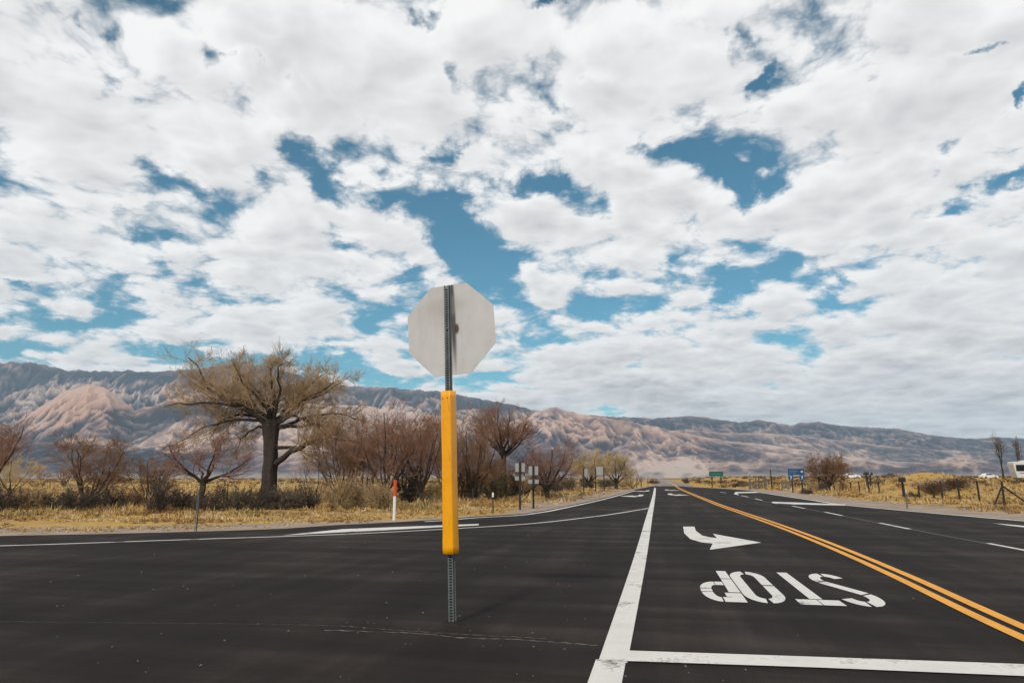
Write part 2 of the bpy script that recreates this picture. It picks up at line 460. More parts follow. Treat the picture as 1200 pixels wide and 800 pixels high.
MOUND = D(1086, 58)
RVP = D(1206, 121)
def terr(x, y, sd=None):
    P = np.stack([np.ravel(x), np.ravel(y)], 1)
    if sd is None: sd = road_dist(P)
    x = P[:, 0]; y = P[:, 1]
    off = sstep(.3, 5, sd)
    z = -.03 + off * (.05 * fbm(x * .35, y * .35, 4, 3) + .16 * fbm(x * .06, y * .06, 3, 5))
    u = np.maximum(x - 4, 0)
    rt = sstep(14, 40, u)
    r = np.hypot(x, y)
    z = z + off * rt * np.minimum(.0062 * np.maximum(r - 45, 0), 1.7) * (1 - sstep(700, 1800, r))
    z = z + off * rt * sstep(50, 120, r) * .35 * (fbm(x * .02, y * .02, 3, 8)) * (1 - sstep(400, 900, r))
    # the grassy hump beyond the right-hand fence
    rx = (x - MOUND[0]) * RGT[0] + (y - MOUND[1]) * RGT[1]; ry = (x - MOUND[0]) * FWD[0] + (y - MOUND[1]) * FWD[1]
    z = z + 1.75 * np.exp(-(rx / 3.6) ** 2 - (ry / 5) ** 2)
    # the left field rises a little behind the shrubs
    lf = sstep(2, 12, -x) * sstep(48, 80, y) * off
    z = z + lf * .25
    return z.reshape(np.shape(np.ravel(x)))

def tz(p):
    return float(terr(np.array([p[0]]), np.array([p[1]]))[0])

def build_ground():
    rr = np.concatenate([[0.0], np.geomspace(1.5, 26000, 470)])
    th_f = np.linspace(-62, 62, 720); th_b = np.linspace(62, 298, 60)[1:-1]
    th = np.radians(np.concatenate([th_f, th_b]))
    nT = len(th); nR = len(rr)
    T, RR = np.meshgrid(th, rr, indexing='ij')
    # angle measured from the view direction, clockwise
    X = FWD[0] * RR * np.cos(T) + RGT[0] * RR * np.sin(T)
    Y = FWD[1] * RR * np.cos(T) + RGT[1] * RR * np.sin(T)
    P = np.stack([X.ravel(), Y.ravel()], 1)
    sd = road_dist(P)
    Z = terr(P[:, 0], P[:, 1], sd)
    V = np.stack([P[:, 0], P[:, 1], Z], 1)
    i, j = np.meshgrid(np.arange(nT), np.arange(nR - 1), indexing='ij')
    i2 = (i + 1) % nT
    F = np.stack([i * nR + j, i * nR + j + 1, i2 * nR + j + 1, i2 * nR + j], -1).reshape(-1, 4)
    me = np_mesh('ground', V, F, M_ground(), True)
    a = me.attributes.new('road_gap', 'FLOAT', 'POINT'); a.data.foreach_set('value', np.clip(sd, -5, 60).astype(np.float32))
    wide = np.zeros(len(P))
    gl = [G(640, 592), G(690, 583), G(735, 574.5)]      # gravel turnouts are wider here
    for c, s in ((G(560, 604), 0), (G(90, 620), 3.6), (G(250, 618), 2.4), (G(660, 588), 2.8), (G(700, 580), 4.5), (G(735, 573), 7), (G(915, 577), 6), (G(960, 582), 3.2), (G(1000, 587), 3.2), (G(1100, 596), 3), (G(1200, 604), 3.5), (G(1300, 612), 3.5)):
        d2 = ((P[:, 0] - c[0]) ** 2 + (P[:, 1] - c[1]) ** 2)
        sg = 3.0 + .10 * np.hypot(c[0], c[1])
        wide = np.maximum(wide, s * np.exp(-d2 / (2 * sg * sg)))
    a = me.attributes.new('gravel_width', 'FLOAT', 'POINT'); a.data.foreach_set('value', (wide + .35).astype(np.float32))
    o = link('ground', me); o['kind'] = 'structure'; o['label'] = 'dry desert ground with golden grass and pale gravel shoulders'

def M_ground():
    m, nt, b = nmat('desert_ground'); L = nt.links.new
    tc = node(nt, 'ShaderNodeTexCoord'); ob = tc.outputs['Object']
    def noise(s, d=6, r=.6):
        n = node(nt, 'ShaderNodeTexNoise', inp={'Scale': s, 'Detail': d, 'Roughness': r}); L(ob, n.inputs['Vector']); return n.outputs['Fac']
    def mth(op, a, bb=None, c=None, clamp=False):
        n = node(nt, 'ShaderNodeMath', operation=op); n.use_clamp = clamp
        for i, v in enumerate((a, bb, c)):
            if v is None: continue
            if isinstance(v, (int, float)): n.inputs[i].default_value = v
            else: L(v, n.inputs[i])
        return n.outputs[0]
    def mix(f, A, B):
        n = node(nt, 'ShaderNodeMix', data_type='RGBA')
        L(f, n.inputs['Factor'])
        for k, v in (('A', A), ('B', B)):
            if isinstance(v, tuple): n.inputs[k].default_value = (*v, 1)
            else: L(v, n.inputs[k])
        return n.outputs['Result']
    n_big = noise(.09, 5); n_mid = noise(.8, 6); n_fine = noise(9, 6, .7); n_gr = noise(60, 3, .7)
    gold = ramp(nt, [(.30, (.22, .135, .045)), (.48, (.42, .26, .08)), (.7, (.56, .37, .13))]); L(mth('MULTIPLY_ADD', n_fine, .5, mth('MULTIPLY', n_mid, .5)), gold.inputs['Fac'])
    soil = ramp(nt, [(.3, (.16, .11, .065)), (.7, (.28, .205, .13))]); L(n_fine, soil.inputs['Fac'])
    patch = node(nt, 'ShaderNodeMapRange', interpolation_type='SMOOTHSTEP'); L(mth('MULTIPLY_ADD', n_mid, .5, mth('MULTIPLY', n_big, .6)), patch.inputs['Value'])
    patch.inputs['From Min'].default_value = .54; patch.inputs['From Max'].default_value = .66
    field = mix(patch.outputs[0], gold.outputs['Color'], soil.outputs['Color'])
    # far valley floor: brush, then pale alkali flat
    sx = node(nt, 'ShaderNodeVectorMath', operation='LENGTH'); L(ob, sx.inputs[0])
    nf = noise(.004, 4); nf2 = noise(.03, 4)
    dist = mth('MULTIPLY', sx.outputs['Value'], mth('MULTIPLY_ADD', nf, .8, .6))
    fa = node(nt, 'ShaderNodeMapRange', interpolation_type='SMOOTHSTEP'); L(dist, fa.inputs['Value']); fa.inputs['From Min'].default_value = 350; fa.inputs['From Max'].default_value = 900
    brush = ramp(nt, [(.4, (.10, .075, .05)), (.65, (.26, .19, .105))]); L(nf2, brush.inputs['Fac'])
    c = mix(fa.outputs[0], field, brush.outputs['Color'])
    fb = node(nt, 'ShaderNodeMapRange', interpolation_type='SMOOTHSTEP'); L(dist, fb.inputs['Value']); fb.inputs['From Min'].default_value = 1500; fb.inputs['From Max'].default_value = 2600
    c = mix(fb.outputs[0], c, (.42, .35, .30))
    # gravel shoulder
    at = node(nt, 'ShaderNodeAttribute', attribute_name='road_gap'); aw = node(nt, 'ShaderNodeAttribute', attribute_name='gravel_width')
    e = mth('ADD', mth('SUBTRACT', at.outputs['Fac'], aw.outputs['Fac']), mth('MULTIPLY', mth('SUBTRACT', mth('MULTIPLY_ADD', n_mid, .7, mth('MULTIPLY', n_fine, .3)), .5), 4.5))
    ge = node(nt, 'ShaderNodeMapRange', interpolation_type='SMOOTHSTEP'); L(e, ge.inputs['Value']); ge.inputs['From Min'].default_value = .25; ge.inputs['From Max'].default_value = -.25
    gv = ramp(nt, [(.34, (.15, .11, .08)), (.5, (.31, .24, .185)), (.68, (.46, .375, .30))]); L(mth('ADD', mth('MULTIPLY', n_gr, .35), mth('MULTIPLY_ADD', n_mid, .40, mth('MULTIPLY', n_fine, .25))), gv.inputs['Fac'])
    c = mix(ge.outputs[0], c, gv.outputs['Color'])
    L(c, b.inputs['Base Color']); b.inputs['Roughness'].default_value = .95; b.inputs['Specular IOR Level'].default_value = .1
    bp = node(nt, 'ShaderNodeBump', inp={'Strength': .5, 'Distance': .04}); L(n_fine, bp.inputs['Height']); L(bp.outputs['Normal'], b.inputs['Normal'])
    return m
build_ground()

# ------------------------------------------------------------------ roads and markings
sheet('road', [asphalt_poly], 0.0, M['asphalt'], label='wide junction of fresh dark asphalt')
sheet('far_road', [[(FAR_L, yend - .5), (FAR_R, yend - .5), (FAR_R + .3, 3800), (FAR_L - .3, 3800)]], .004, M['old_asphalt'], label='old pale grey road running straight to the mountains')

ZP = .004
sheet('road_marking', ribbon(smoothline([(-.42, 1.0), (-.402, 5.55)], 12), .225), ZP + .001, M['white_paint'], label='near end of the thick white line')
sheet('road_marking', ribbon(smoothline([(-.385, 5.5), (-.365, 9), (-.352, 25), (-.36, 60), (-.45, 97)], 60), .215), ZP, M['white_paint'], label='thick white line running away to the mountains')
bar = [G(*p)[:2] for p in ((729, 762.7), (960, 770.5), (1200, 779), (1420, 787), (1420, 802), (1200, 793), (960, 783), (725, 775))]
sheet('road_marking', [bar], ZP + .005, M['white_paint'], label='white stop bar across the lane')
yl = smoothline([G(1420, 836)[:2], G(1200, 741.5)[:2], G(1060, 676.6)[:2], G(838, 589.6)[:2], G(796, 572)[:2], (3.1, 140), (2.6, 420)], 90)
sheet('road_marking', ribbon(yl, .125, .11), ZP + .004, M['yellow_paint'], label='left stripe of the double yellow line')
sheet('road_marking', ribbon(yl, .125, -.11), ZP + .004, M['yellow_paint'], label='right stripe of the double yellow line')
# slip lane on the left
e1 = smoothline([G(*p)[:2] for p in ((-300, 634), (0, 629), (200, 624.6), (330, 620.6), (400, 616), (462, 613), (517, 609.9), (560, 606.4), (600, 604.3), (632, 600.6), (660, 595.3), (685, 590), (706, 585.2), (727, 579.6), (744, 574.6))], 120)
sheet('road_marking', ribbon(e1[45:], .19), ZP + .0035, M['white_paint'], label='white edge line of the curved slip lane')
e2 = smoothline([G(*p)[:2] for p in ((-300, 646), (0, 639.3), (230, 631.6), (400, 625.8), (520, 619.8), (605, 614.6), (690, 605.8), (762, 595.0))], 120)
sheet('road_marking', ribbon(e2, .13), ZP, M['white_paint'], label='white line curving in from the left')
wedge = [G(*p)[:2] for p in ((331, 627.2), (400, 619.8), (450, 617.8), (520, 615.2), (561, 613.6), (561, 615.2), (520, 617.2), (450, 621), (400, 623.4))]
sheet('road_marking', [wedge], ZP, M['white_paint'], label='white tapered gore stripe')
# right-hand lanes
re_ = smoothline([G(*p)[:2] for p in ((862, 577.4), (885, 576.4), (896, 577.6), (912, 580), (950, 585.6), (990, 591.4), (1063, 598.3), (1200, 610.2), (1400, 627))], 90)
sheet('road_marking', ribbon(re_, .24), ZP + .0035, M['white_paint'], label='white edge line by the right-hand gravel')
ds = smoothline([G(*p)[:2] for p in ((866, 580), (907, 589.2), (936, 594.3), (977, 602), (1049, 616.4), (1180, 640.8), (1330, 668))], 60)
sheet('road_marking', ribbon(ds, .085), ZP - .002, M['thin_paint'], label='grey seam between the right-hand lanes')
for a, b in (((844, 576.2), (851, 577.4)), ((869, 580.4), (877, 582.2)), ((885, 584), (893, 586)), ((904, 588.4), (911, 590)), ((928.7, 592.6), (943, 595.6)), ((966.6, 599.7), (987, 604)), ((1031, 612.6), (1066, 619.7)), ((1158, 636.4), (1220, 648.2))):
    sheet('road_marking', ribbon(smoothline([G(*a)[:2], G(*b)[:2]], 4), .12), ZP + .002, M['white_paint'], label='white lane dash')
sheet('road_marking', [[G(*p)[:2] for p in ((905, 587.6), (930, 588.4), (991, 590.6), (990, 592), (930, 590.6), (905, 589))]], ZP, M['white_paint'], label='white gore stripe on the right')
sheet('road_marking', [[G(*p)[:2] for p in ((1163, 612.6), (1230, 618.6), (1320, 626), (1320, 630), (1230, 621.2), (1180, 615.2))]], ZP, M['white_paint'], label='white stripe at the right edge')
sheet('road_marking', [[G(*p)[:2] for p in ((862, 576.3), (885, 575.8), (892, 577), (864, 577.6), (866, 580), (860, 578.6))]], ZP + .002, M['white_paint'], label='white corner marking far off')
# turn arrow
AR = [(800.5, 616.8), (813.8, 616.8), (815.5, 621.8), (823, 627.3), (832, 629.4), (840.2, 630.2), (835.5, 625.2), (892, 635.5), (831.8, 643.9), (835.2, 636.6), (822, 635.2), (809, 631.4), (801.8, 624.5)]
arrow = np.array([G(*p)[:2] for p in AR])
sheet('road_marking', [arrow], ZP, M['white_paint'], label='white turn arrow')
def put_arrow(cx, cy, sx=1, s=1.0):
    c = arrow.mean(0)
    return [(cx + (p[0] - c[0]) * sx * s, cy + (p[1] - c[1]) * s) for p in arrow]
for (px, py, sx) in ((790, 579.2, 1), (784.5, 574, 1), (746, 580.6, -1), (755.5, 575, -1)):
    g = G(px, py); sheet('road_marking', [put_arrow(g[0], g[1], sx, 1.15)], ZP, M['white_paint'], label='far white turn arrow')
# STOP, read by the oncoming lane (so upside down from here), stencil gaps kept
def stop_word():
    y_near = G(925, 707.6)[1]; y_far = G(925, 671)[1]; Hh = y_far - y_near
    W = .455; ST = .135; t = .17
    polys = []
    def arc(cx, cy, rx, ry, a0, a1, rx2, ry2, n=7):
        A = [(cx + rx * math.cos(R(a)), cy + ry * math.sin(R(a))) for a in np.linspace(a0, a1, n)]
        B = [(cx + rx2 * math.cos(R(a)), cy + ry2 * math.sin(R(a))) for a in np.linspace(a1, a0, n)]
        return A + B
    g = .012
    # letters in a unit box u 0..1 (reader's right), v 0..1 (reader's up)
    u = ST / W
    O = [arc(.5, .78, .5, .22, 90 + 8, 180, .5 - u, .22 - .11), arc(.5, .78, .5, .22, 0, 90 - 8, .5 - u, .22 - .11),
         [(0, .50 + g), (u, .50 + g), (u, .78), (0, .78)], [(0, .22), (u, .22), (u, .50 - g), (0, .50 - g)],
         [(1 - u, .22), (1, .22), (1, .78), (1 - u, .78)],
         arc(.5, .22, .5, .22, 180, 270 - 8, .5 - u, .22 - .11), arc(.5, .22, .5, .22, 270 + 8, 360, .5 - u, .22 - .11)]
    T = [[(0, .87), (.5 - g, .87), (.5 - g, 1), (0, 1)], [(.5 + g, .87), (1, .87), (1, 1), (.5 + g, 1)],
         [(.5 - u / 2, 0), (.5 + u / 2, 0), (.5 + u / 2, .855), (.5 - u / 2, .855)]]
    Pp = [[(0, 0), (u, 0), (u, .30), (0, .30)], [(0, .32), (u, .32), (u, .74), (0, .74)], [(0, .76), (u + .12, .76), (u + .12, .87), (u + .0, .87), (u + .0, 1), (0, 1)],
          [(u, .88), (u + .22, .88), (u + .22, 1), (u, 1)],
          arc(u + .25, .735, .75 - u, .265, 4, 88, .75 - u - u, .265 - .11), arc(u + .25, .66, .75 - u, .24, -88, -4, .75 - u - u, .24 - .11),
          [(1 - u, .66), (1, .66), (1, .735), (1 - u, .735)], [(u + .02, .42), (u + .24, .42), (u + .24, .53), (u + .02, .53)]]
    S = [arc(.5, .77, .5, .23, 15, 84, .5 - u, .23 - .12), arc(.5, .77, .5, .23, 96, 205, .5 - u, .23 - .12),
         [(.055, .645), (.32, .70), (.945, .352), (.68, .300)],
         arc(.5, .23, .5, .23, 25, -84, .5 - u, .23 - .12), arc(.5, .23, .5, .23, -96, -165, .5 - u, .23 - .12)]
    for letter, x0 in ((S, 2.425), (T, 1.93), (O, 1.385), (Pp, .915)):
        ww = {id(S): .45, id(T): .465, id(O): .455, id(Pp): .455}[id(letter)]
        for pl in letter:
            polys.append([(x0 - a * ww, y_far - b * Hh) for a, b in pl])
    return polys
def multi_sheet(name, polys, z, mat, label):
    return sheet(name, polys, z, mat, label=label)
multi_sheet('road_marking', stop_word(), ZP, M['white_paint'], 'the word STOP in white stencil letters')
# meandering crack in front of the sign post
def crack(pts, w0, label):
    L_ = smoothline([G(*p)[:2] for p in pts], 90)
    k = np.arange(len(L_))
    L_ = L_ + np.stack([np.zeros(len(L_)), .035 * fbm(k * .35, k * 0, 4, 9)], 1)
    ww = np.clip(w0 * (.6 + 1.6 * fbm(k * .5, k * 0 + 7, 3, 21)), .003, .2)
    sheet('road_crack', ribbon(L_, ww), .0025, M['crack'], label=label)
crack([(380, 738), (440, 740), (490, 742), (540, 747), (600, 749), (660, 753), (700, 756)], .034, 'pale broken crack in the asphalt')
crack([(400, 733), (470, 738.5), (560, 744), (640, 748)], .018, 'thin pale crack in the asphalt')
crack([(0, 728), (150, 729.5), (300, 731), (400, 733)], .010, 'faint crack far left')

# ------------------------------------------------------------------ mountains
def build_hills():
    def tab(t):
        xs = [a for a, _ in t]; ys = [b for _, b in t]
        return np.array(xs, float), np.array(ys, float)
    rear = tab([(-500, 420), (-100, 424), (0, 422), (30, 424), (60, 431), (100, 433), (140, 432), (150, 434), (180, 433), (215, 430), (260, 425), (300, 426), (340, 437), (370, 444), (400, 451), (440, 452), (480, 455), (510, 457), (560, 466), (600, 473), (625, 480), (690, 486), (740, 488.5), (770, 490), (790, 488.5), (808, 487), (825, 487.5), (850, 492), (870, 494.5), (884, 493), (895, 491.5), (915, 495), (930, 498), (945, 495.5), (965, 494), (985, 498), (1000, 499), (1040, 501), (1060, 502.5), (1090, 508.5), (1110, 511), (1135, 513.5), (1150, 514), (1168, 512), (1200, 513.5), (1300, 516), (1800, 512)])
    left = tab([(-500, 490), (-100, 492), (0, 500), (30, 480), (60, 458), (90, 448), (115, 455), (150, 480), (170, 474), (185, 468), (215, 459), (260, 458), (330, 470), (380, 474), (420, 474), (470, 480), (520, 488), (560, 496), (600, 512), (640, 530), (700, 548), (760, 559), (2000, 559)])
    crag = tab([(-600, 559), (540, 559), (570, 520), (590, 496), (625, 483.5), (640, 478.5), (653, 476.5), (665, 480), (690, 486), (715, 490), (740, 493), (790, 504), (840, 514), (900, 521), (960, 529), (1020, 539), (1100, 543), (1200, 546), (1500, 550)])
    mid = tab([(-600, 559), (700, 559), (760, 512), (800, 503), (850, 507), (905, 507), (960, 512), (1000, 517), (1060, 524), (1120, 528), (1200, 531), (1500, 534)])
    foot = tab([(-500, 505), (-100, 512), (0, 522), (60, 517), (110, 512), (160, 524), (200, 518), (250, 507), (300, 514), (360, 526), (430, 528), (520, 522), (600, 520), (660, 527), (720, 534), (760, 546), (800, 543), (850, 540), (900, 545), (960, 544), (1010, 538), (1060, 548), (1120, 536), (1160, 540), (1200, 548), (1500, 552)])
    ranges = [  # table, crest distance, front width, back width, gully strength, exponent
        (rear, 14500, 5200, 3500, .34, 1.2), (left, 10200, 2800, 1500, .36, 1.15), (crag, 10600, 3000, 1500, .44, 1.1), (mid, 12300, 2300, 1500, .36, 1.2), (foot, 7900, 2000, 1100, .50, 1.25)]
    pxs = np.concatenate([np.linspace(-420, -60, 70), np.linspace(-60, 1260, 1250)[1:], np.linspace(1260, 1650, 70)[1:]])
    rs = np.concatenate([np.linspace(5600, 9000, 130), np.linspace(9000, 15500, 210)[1:], np.linspace(15500, 18500, 14)[1:]])
    PX, RR = np.meshgrid(pxs, rs, indexing='ij')
    tanA = (PX - 600) / FH
    secA = np.sqrt(1 + tanA ** 2)
    # RR is forward depth: apparent height in pixels = z / RR * FH
    Hh = np.zeros_like(PX) - 4.0
    kind = np.zeros_like(PX); GUL = np.zeros_like(PX) + .45
    wx = RR * tanA; wy = RR
    for k, (tb, rc, wf, wb, amp, ex) in enumerate(ranges):
        py = np.interp(PX, *tb)
        rcl = rc + 500 * fbm(wx / 2600, wx * 0 + k * 9.1, 3, 40 + k)
        crest = np.maximum(HOR - py, 0) / FH * rcl
        crest = crest * (1 + .018 * fbm(wx / 190., wx * 0 + k, 4, 60 + k))
        warp = 420 * fbm(wx / 2100., wy / 2100., 4, 80 + k)
        drift = (rcl - wy) * .75 * pnoise(wx / 3200. + k * 2.3, wy / 6000., 90 + k)
        lat = wx + warp + drift
        sp1 = 1 - 2.0 * np.abs(pnoise(lat / 900., wy / 5200. + k * 3.1, 100 + k))          # long spurs running down from the crest
        sp2 = 1 - 2.0 * np.abs(pnoise((lat + 120 * fbm(wx / 400., wy / 400., 3, 70 + k)) / 330., wy / 1500. + k, 110 + k))
        sp3 = ridged((wx + .4 * warp) / 260., wy / 420. + k, 4, 120 + k, .5)
        gu = .66 * sp1 + .23 * sp2 + .17 * sp3
        lo, hi = np.percentile(gu, 3), np.percentile(gu, 98); gu = np.clip((gu - lo) / (hi - lo), 0, 1.05)
        fine = sp3 - .4
        t = (rcl - RR) / wf
        tf = np.clip(t, 0, 1)
        prof = (1 - tf) ** ex
        prof = np.where(t < 0, np.clip(1 + t * wf / wb, 0, 1), prof)
        depth_amt = np.sin(np.pi * np.clip(tf, 0, 1) ** .7) ** .8
        h = crest * prof * (1 - amp * depth_amt * (1 - gu) ) + crest * .03 * fine * depth_amt
        h = np.where(crest < 4, -4, h)
        m = h > Hh
        kind = np.where(m, k, kind); GUL = np.where(m, gu, GUL)
        Hh = np.maximum(Hh, h)
    base = 9 * fbm(wx / 600., wy / 600., 3, 201)
    Hh = np.where(Hh > 0, Hh + base * sstep(0, 60, Hh), Hh)
    ed = sstep(5600, 6000, RR)
    Hh = Hh * ed - 4 * (1 - ed)
    P = FWD[None, None, :] * RR[..., None] + RGT[None, None, :] * (RR * tanA)[..., None]
    V = np.stack([P[..., 0], P[..., 1], Hh], -1).reshape(-1, 3)
    nA, nR = PX.shape
    i, j = np.meshgrid(np.arange(nA - 1), np.arange(nR - 1), indexing='ij')
    F = np.stack([i * nR + j, (i + 1) * nR + j, (i + 1) * nR + j + 1, i * nR + j + 1], -1).reshape(-1, 4)
    # rock tones with lit and cloud-shaded patches painted in, and fans of sand at the foot
    PY = HOR - (Hh - CAMZ) / RR * FH
    wob = 26 * fbm(PX / 34., PY / 16., 6, 300, .6); wob2 = 15 * fbm(PX / 30., PY / 14., 6, 310, .6)
    def blob(x, y, rx, ry): return np.exp(-(((PX + wob - x) / rx) ** 2 + ((PY + wob2 - y) / ry) ** 2))
    pale = np.full_like(PX, .36)
    pale = np.where(kind == 0, .20, pale); pale = np.where(kind == 3, .30, pale); pale = np.where(kind == 2, .37, pale); pale = np.where(kind == 4, .27, pale)
    for (x, y, rx, ry, s) in ((90, 464, 55, 20, .75), (45, 495, 60, 18, .3), (20, 470, 30, 14, .35), (180, 462, 40, 10, .45), (215, 465, 25, 10, .4), (430, 490, 90, 22, .6), (560, 497, 60, 16, .5), (380, 505, 50, 22, .4),
                              (215, 521, 60, 7, .85), (225, 504, 42, 6, .7), (330, 530, 50, 22, .45), (100, 520, 24, 20, .6), (780, 549, 34, 9, .8), (765, 540, 16, 12, .5), (850, 545, 90, 10, .5), (690, 505, 70, 14, .35), (770, 515, 60, 16, .3),
                              (930, 522, 55, 9, .5), (1010, 537, 40, 8, .6), (1120, 541, 44, 8, .6), (1040, 512, 50, 6, .3), (900, 503, 40, 4, .3), (640, 492, 34, 10, .25), (825, 546, 2.0, 12, .6), (1140, 512, 60, 5, .2),
                              (200, 482, 44, 12, -.6), (100, 437, 130, 8, -.4), (330, 437, 80, 9, -.3), (130, 500, 70, 10, -.25), (60, 530, 70, 14, -.3), (580, 474, 60, 11, -.35), (640, 512, 60, 7, -.3), (170, 535, 60, 9, -.35), (780, 497, 50, 4, -.4), (850, 533, 40, 9, -.3), (720, 520, 60, 6, -.2), (480, 462, 90, 7, -.2), (60, 508, 60, 6, -.3)):
        pale = pale + s * blob(x, y, rx, ry)
    # hollows darker, spurs paler: curvature of the finished relief at three sizes
    def blur(A, n):
        for ax in (0, 1):
            c = np.cumsum(np.concatenate([np.repeat(A.take([0], ax), n + 1, ax), A, np.repeat(A.take([-1], ax), n, ax)], ax), ax)
            m_ = A.shape[ax]; A = (c.take(range(2 * n + 1, 2 * n + 1 + m_), ax) - c.take(range(0, m_), ax)) / (2 * n + 1)
        return A
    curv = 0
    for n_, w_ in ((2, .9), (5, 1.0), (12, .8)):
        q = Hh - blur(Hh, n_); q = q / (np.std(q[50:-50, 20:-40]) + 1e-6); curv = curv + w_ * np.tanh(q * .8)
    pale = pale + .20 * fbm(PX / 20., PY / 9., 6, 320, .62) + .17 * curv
    pink = np.clip(.85 * blob(85, 475, 75, 30) + .5 * blob(200, 468, 60, 16) + .5 * blob(690, 500, 60, 22) + .3 * blob(800, 515, 50, 18), 0, 1) * (kind != 0)
    pale = pale - .07 * ((kind == 3) | (kind == 0))
    sand = sstep(70, 5, Hh) * .55 + .9 * blob(785, 552, 40, 7)
    me = np_mesh('hills', V, F, M_hills(), True)
    for nm, arr in (('pale_or_lit', np.clip(pale, 0, 1.2)), ('sand', np.clip(sand, 0, 1)), ('iron', pink)):
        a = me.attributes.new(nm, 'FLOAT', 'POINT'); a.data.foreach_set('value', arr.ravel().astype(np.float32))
    o = link('hills', me); o['kind'] = 'structure'; o['label'] = 'eroded desert mountain ranges of pink and grey rock'

def M_hills():
    m, nt, b = nmat('desert_rock'); L = nt.links.new
    tc = node(nt, 'ShaderNodeTexCoord'); ob = tc.outputs['Object']
    n1 = node(nt, 'ShaderNodeTexNoise', inp={'Scale': .004, 'Detail': 9, 'Roughness': .65}); L(ob, n1.inputs['Vector'])
    n2 = node(nt, 'ShaderNodeTexNoise', inp={'Scale': .03, 'Detail': 5, 'Roughness': .7}); L(ob, n2.inputs['Vector'])
    at = node(nt, 'ShaderNodeAttribute', attribute_name='pale_or_lit'); sa = node(nt, 'ShaderNodeAttribute', attribute_name='sand')
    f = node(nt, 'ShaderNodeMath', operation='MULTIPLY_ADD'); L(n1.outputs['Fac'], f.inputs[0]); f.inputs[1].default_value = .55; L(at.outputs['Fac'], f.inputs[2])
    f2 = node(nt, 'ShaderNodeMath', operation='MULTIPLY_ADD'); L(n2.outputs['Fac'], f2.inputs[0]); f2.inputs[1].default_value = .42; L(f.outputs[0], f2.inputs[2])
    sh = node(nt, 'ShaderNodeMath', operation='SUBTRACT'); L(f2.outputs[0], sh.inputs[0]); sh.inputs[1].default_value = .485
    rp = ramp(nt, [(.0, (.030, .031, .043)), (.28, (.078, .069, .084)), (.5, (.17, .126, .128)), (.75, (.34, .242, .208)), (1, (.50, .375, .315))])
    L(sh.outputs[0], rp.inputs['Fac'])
    mx = node(nt, 'ShaderNodeMix', data_type='RGBA'); L(sa.outputs['Fac'], mx.inputs['Factor']); L(rp.outputs['Color'], mx.inputs['A']); mx.inputs['B'].default_value = (.46, .385, .33, 1)
    ia = node(nt, 'ShaderNodeAttribute', attribute_name='iron')
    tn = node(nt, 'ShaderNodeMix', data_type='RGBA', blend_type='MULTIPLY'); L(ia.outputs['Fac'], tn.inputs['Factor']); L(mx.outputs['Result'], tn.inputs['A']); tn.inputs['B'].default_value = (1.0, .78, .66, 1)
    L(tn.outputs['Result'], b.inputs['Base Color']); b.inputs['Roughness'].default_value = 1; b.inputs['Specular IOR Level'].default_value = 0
    rg = node(nt, 'ShaderNodeTexNoise', noise_type='RIDGED_MULTIFRACTAL', inp={'Scale': .0045, 'Detail': 8, 'Roughness': .62, 'Lacunarity': 2.1}); L(ob, rg.inputs['Vector'])
    bp = node(nt, 'ShaderNodeBump', inp={'Strength': 1.0, 'Distance': 38}); L(rg.outputs['Fac'], bp.inputs['Height']); L(bp.outputs['Normal'], b.inputs['Normal'])
    return m
build_hills()

# ------------------------------------------------------------------ air
def build_haze():
    me = MB().box((0, 0, 1000), (54000, 54000, 2014)).build('haze', None, me_only=True)
    m = bpy.data.materials.new('pale_air'); m.use_nodes = True; nt = m.node_tree; nt.nodes.clear()
    out = node(nt, 'ShaderNodeOutputMaterial'); v = node(nt, 'ShaderNodeVolumePrincipled')
    v.inputs['Color'].default_value = (.58, .82, 1.0, 1); v.inputs['Density'].default_value = 2.9e-5; v.inputs['Anisotropy'].default_value = .1
    nt.links.new(v.outputs[0], out.inputs['Volume']); me.materials.append(m)
    o = link('haze', me); o['kind'] = 'stuff'; o['label'] = 'thin blue air haze in front of the far mountains'
build_haze()

# ------------------------------------------------------------------ branches
def tubes(P, Rr, sides):
    """P (m,n,3) polylines, Rr (m,n) radii -> verts, quads"""
    m, n, _ = P.shape
    T = np.empty_like(P)
    T[:, 1:-1] = P[:, 2:] - P[:, :-2] if n > 2 else T[:, 1:-1]
    T[:, 0] = P[:, 1] - P[:, 0]; T[:, -1] = P[:, -1] - P[:, -2]
    T /= np.linalg.norm(T, axis=2, keepdims=True) + 1e-9
    mean = T.mean(1); ref = np.where(np.abs(mean[:, 2:3]) > .8, np.array([[1., 0, 0]]), np.array([[0, 0, 1.]]))
    ref = np.repeat(ref[:, None, :], n, 1)
    A = np.cross(T, ref); A /= np.linalg.norm(A, axis=2, keepdims=True) + 1e-9
    B = np.cross(T, A)
    ang = np.arange(sides) / sides * 2 * np.pi
    V = P[:, :, None, :] + Rr[:, :, None, None] * (A[:, :, None, :] * np.cos(ang)[None, None, :, None] + B[:, :, None, :] * np.sin(ang)[None, None, :, None])
    idx = np.arange(m * n * sides).reshape(m, n, sides)
    nx = np.roll(idx, -1, axis=2)
    F = np.stack([idx[:, :-1], nx[:, :-1], nx[:, 1:], idx[:, 1:]], -1).reshape(-1, 4)
    return V.reshape(-1, 3), F

